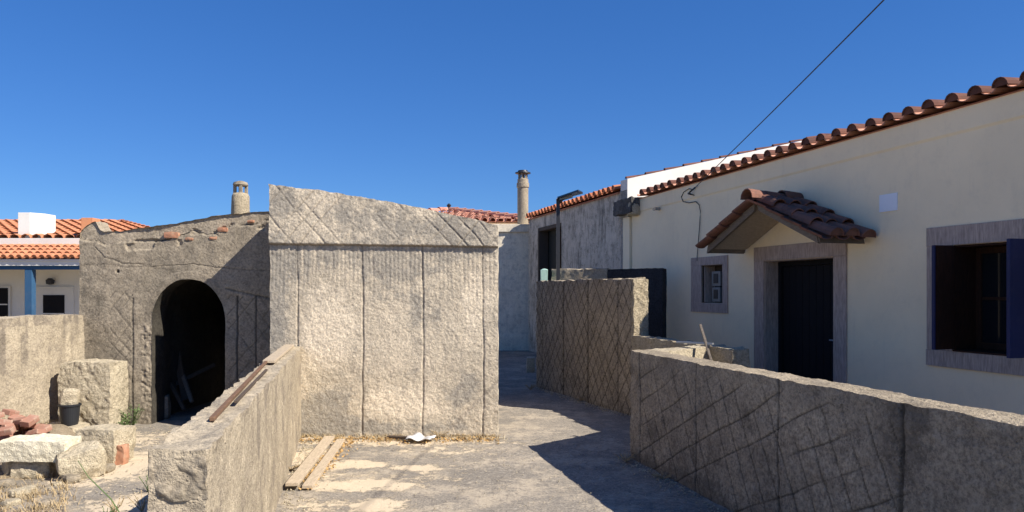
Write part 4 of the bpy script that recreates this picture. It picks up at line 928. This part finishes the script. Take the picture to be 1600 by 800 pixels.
# brick pile
bm_ = MB(); bm_.box(-.105, .105, -.05, .05, -.03, .03); b0 = None
lab = 'red brick in the loose pile at the foot of the left boundary wall'
bpos = []
base = np.array([P(8, 700, 7.35)[0], 7.35])
for lay in range(6):
    nn = (26, 22, 17, 12, 8, 4)[lay]
    for i in range(nn):
        a = random.uniform(0, 2 * math.pi); rr = math.sqrt(random.random()) * (1 - lay * .13)
        bpos.append((base[0] - .05 + rr * .60 * math.cos(a), base[1] + rr * .55 * math.sin(a), .03 + lay * .064))
for i, (x_, y_, z_) in enumerate(bpos):
    if b0 is None: b0 = bm_.build('brick', M_brick, bevel=.008); o = b0
    else: o = b0.copy(); C.objects.link(o)
    o.location = (x_, y_, z_ + .02); o.rotation_euler = (random.uniform(-.3, .3), random.uniform(-.35, .35), random.uniform(0, 3.1)); sc_b = random.uniform(.55, .95); o.scale = (sc_b, random.uniform(.8, 1.1), random.uniform(.8, 1.05))
    tag(o, lab, 'brick', 'broken red bricks in a pile')

# ------------------------------------------------------------ 12. weeds, straw, litter
def blades(name, spots, mat, label, cat, n_per, h, spread, width=.004, lean=.5, kind='stuff'):
    b = MB()
    for (x_, y_, z_) in spots:
        for k in range(n_per):
            a = random.uniform(0, 6.28); r_ = random.gauss(0, spread); bx_, by_ = x_ + r_ * math.cos(a), y_ + r_ * math.sin(a); hh = h * random.uniform(.4, 1.2); a2 = random.uniform(0, 6.28); ln = lean * hh * random.uniform(.2, 1.3)
            wd = width; dx, dy = -math.sin(a2) * wd, math.cos(a2) * wd
            mx, my = bx_ + math.cos(a2) * ln * .4, by_ + math.sin(a2) * ln * .4; tx, ty = bx_ + math.cos(a2) * ln, by_ + math.sin(a2) * ln
            b.add([(bx_ - dx, by_ - dy, z_), (bx_ + dx, by_ + dy, z_), (mx + dx * .8, my + dy * .8, z_ + hh * .6), (mx - dx * .8, my - dy * .8, z_ + hh * .6), (tx, ty, z_ + hh)], [(0, 1, 2, 3), (3, 2, 4)])
    me = bpy.data.meshes.new(name); me.from_pydata(b.v, [], b.f); o = finish(name, me, mat); return tag(o, label, cat, None, kind)
sp1 = []
for _ in range(170):
    px = random.uniform(-60, 105); py = random.uniform(728, 810) ; g_ = G(px, py); sp1.append((g_[0], g_[1], 0))
for _ in range(40):
    g_ = G(random.uniform(60, 105), random.uniform(672, 684)); sp1.append((g_[0], g_[1], .1))
blades('dry_grass', sp1, M_straw, 'dry yellow grass on the earth at lower left', 'grass', 11, .06, .06, width=.0028, lean=1.4)
sp2 = []
for _ in range(120):
    px = random.choice([random.uniform(466, 545), random.uniform(566, 625), random.uniform(690, 775), random.uniform(466, 775)]); g_ = G(px, random.uniform(680, 690)); sp2.append((g_[0], min(g_[1], YB - .03), 0.0))
blades('straw_litter', sp2, M_straw, 'straw and dead weeds along the foot of the panel building', 'straw', 14, .05, .05, lean=1.6, width=.003)
b = MB()
for _ in range(1500):
    if random.random() < .5: px, py = random.uniform(466, 560), 0; t = random.random(); px = 545 - t * 75 + random.gauss(0, 9); py = 690 + t * 70 + random.gauss(0, 5)
    else: px = random.uniform(466, 780); py = 687 + abs(random.gauss(0, 4))
    g_ = G(px, py); a = random.uniform(0, 6.28); s_ = random.uniform(.006, .017); z_ = random.uniform(.015, .035); dz = random.uniform(-.01, .01)
    if g_[1] > YB - .02: continue
    b.add([(g_[0] + s_ * math.cos(a), g_[1] + s_ * math.sin(a), z_), (g_[0] + s_ * .5 * math.cos(a + 1.6), g_[1] + s_ * .5 * math.sin(a + 1.6), z_ + dz), (g_[0] - s_ * math.cos(a), g_[1] - s_ * math.sin(a), z_ + .006), (g_[0] - s_ * .5 * math.cos(a + 1.6), g_[1] - s_ * .5 * math.sin(a + 1.6), z_ - dz)], [(0, 1, 2, 3)])
me = bpy.data.meshes.new('leaf_litter'); me.from_pydata(b.v, [], b.f); tag(finish('leaf_litter', me, M_leaf), 'brown leaf litter beside the planks and panel building', 'litter', None, 'stuff')
# gravel: crumbs of mortar and grit along the wall feet and over the slab
b = MB()
def crumb(x_, y_, s_, z_=.012):
    pts = []
    for (a, bb, c_) in ((1, 0, 0), (-1, 0, 0), (0, 1, 0), (0, -1, 0), (0, 0, .8), (0, 0, -.6)):
        k_ = s_ * random.uniform(.6, 1.2); pts.append((x_ + a * k_ + random.uniform(-.2, .2) * s_, y_ + bb * k_ + random.uniform(-.2, .2) * s_, z_ + c_ * k_))
    b.add(pts, [(0, 2, 4), (2, 1, 4), (1, 3, 4), (3, 0, 4), (2, 0, 5), (1, 2, 5), (3, 1, 5), (0, 3, 5)])
for _ in range(900): crumb(random.uniform(bx0 + .3, bx1 + .1), YB - .04 - abs(random.gauss(0, .12)), random.uniform(.004, .014))
for _ in range(700):
    t = random.random(); off_ = abs(random.gauss(0, .09)) + .03; p_ = lA + (lB - lA) * t * .8; crumb(p_[0] - off_, p_[1], random.uniform(.004, .013))
for _ in range(500):
    t = random.random(); off_ = abs(random.gauss(0, .10)) + .03; p_ = nA + (nB - nA) * t; crumb(p_[0] + off_, p_[1], random.uniform(.004, .013))
for _ in range(400):
    t = random.random(); off_ = abs(random.gauss(0, .08)) + .03; p_ = tA + (tB - tA) * t; crumb(p_[0] - off_, p_[1], random.uniform(.005, .015))
for _ in range(900): crumb(random.uniform(-4.9, -1.9), random.uniform(5, 8.7), random.uniform(.004, .013))
for _ in range(900): crumb(random.uniform(-2.2, 1.4), random.uniform(5, 8), random.uniform(.003, .009), .016)
me = bpy.data.meshes.new('gravel'); me.from_pydata(b.v, [], b.f); tag(finish('gravel', me, M_lime), 'pale mortar crumbs and grit scattered along the wall feet', 'gravel', None, 'stuff')
def weed(x_, y_, h, label, mat, nst=6, leafy=True, spread=.12, lf=.02):
    b = MB(); lv = []
    for k in range(nst):
        a = random.uniform(0, 6.28); l_ = spread * random.uniform(.4, 1.2); pts = [(x_ + math.cos(a) * l_ * t, y_ + math.sin(a) * l_ * t, h * random.uniform(.7, 1) * t ** .8 * 1.0) for t in (0, .33, .66, 1)]
        pts = [(p_[0], p_[1], p_[2] + 0.0) for p_ in pts]; b.tube(pts, [.004, .003, .0025, .0015], 5)
        if leafy:
            for _ in range(16):
                t = random.uniform(.2, 1); i = min(2, int(t * 3)); f_ = t * 3 - i; q_ = [pts[i][j] * (1 - f_) + pts[i + 1][j] * f_ for j in range(3)]; lv.append(q_)
    o = tag(b.build('weed', mat), label, 'weed')
    if lv:
        b = MB()
        for q_ in lv:
            a = random.uniform(0, 6.28); e = random.uniform(-.3, .8); s_ = random.uniform(.6, 1.3) * lf
            d_ = Vector((math.cos(a) * math.cos(e), math.sin(a) * math.cos(e), math.sin(e))) * s_ * 1.6; w_ = Vector((-math.sin(a), math.cos(a), .2)) * s_ * .35; q_ = Vector(q_)
            b.add([q_, q_ + d_ * .5 + w_, q_ + d_, q_ + d_ * .5 - w_], [(0, 1, 2, 3)])
        me = bpy.data.meshes.new('leaves'); me.from_pydata(b.v, [], b.f); finish('leaves', me, mat, o)
g_ = G(205, 672); weed(g_[0], g_[1], .30, 'green weed bush between the big limestone block and the arch', M_green, 16, spread=.16, lf=.022)
g_ = G(190, 676); weed(g_[0], g_[1], .18, 'small green weed left of the arch base', M_green, 10, spread=.12)
b = MB(); q0, q1 = P(205, 830, 4.8), P(138, 745, 4.9); b.tube([(*G(205, 850)[:2], 0), q0, (q0 + q1) / 2 + np.array([.01, 0, .03]), q1, P(122, 720, 4.95)], [.006, .005, .004, .003, .002], 6); tag(b.build('weed_stalk', M_green), 'long bare green stalk leaning over the lower left concrete', 'weed')
for i, (px, py) in enumerate(((180, 805), (222, 800), (232, 770), (165, 820))):
    g_ = G(px, py); weed(g_[0], g_[1], .14, ('sparse dry weed at the bottom edge near the stalk', 'sparse dry weed beside the foreground wall end', 'tiny green weed at the foot of the foreground wall', 'low weed tuft at the bottom left corner')[i], M_green if i > 1 else M_straw, 7, spread=.09, lf=.010)
for i_, (wx_, wy_, wh_) in enumerate(((.34, 12.0, .1), (1.02, 10.7, .08), (1.33, 6.3, .06), (-1.93, 6.6, .07), (-.75, 8.0, .10))):
    weed(wx_ - .04, wy_, wh_, ('dry weed at the far foot of the tall lattice wall', 'dry weed midway along the foot of the tall lattice wall', 'small dry weed at the foot of the low lattice wall', 'small dry weed beside the planks and foreground wall', 'dry weed at the foot of the panel building, right of the white sheet')[i_], M_straw, 14, spread=.12, lf=.009)
g_ = G(978, 722); weed(g_[0], g_[1], .08, 'dry weed at the near foot of the low lattice wall corner', M_straw, 12, spread=.14, lf=.01)
g_ = G(94, 668); weed(g_[0], 7.85, .32, 'dry twiggy weed in front of the black bucket', M_straw, 12, spread=.16, lf=.008)
g_ = G(70, 700); weed(g_[0] - .25, 7.6, .28, 'dry twiggy weed by the foot of the left boundary wall', M_straw, 12, spread=.18, lf=.008)
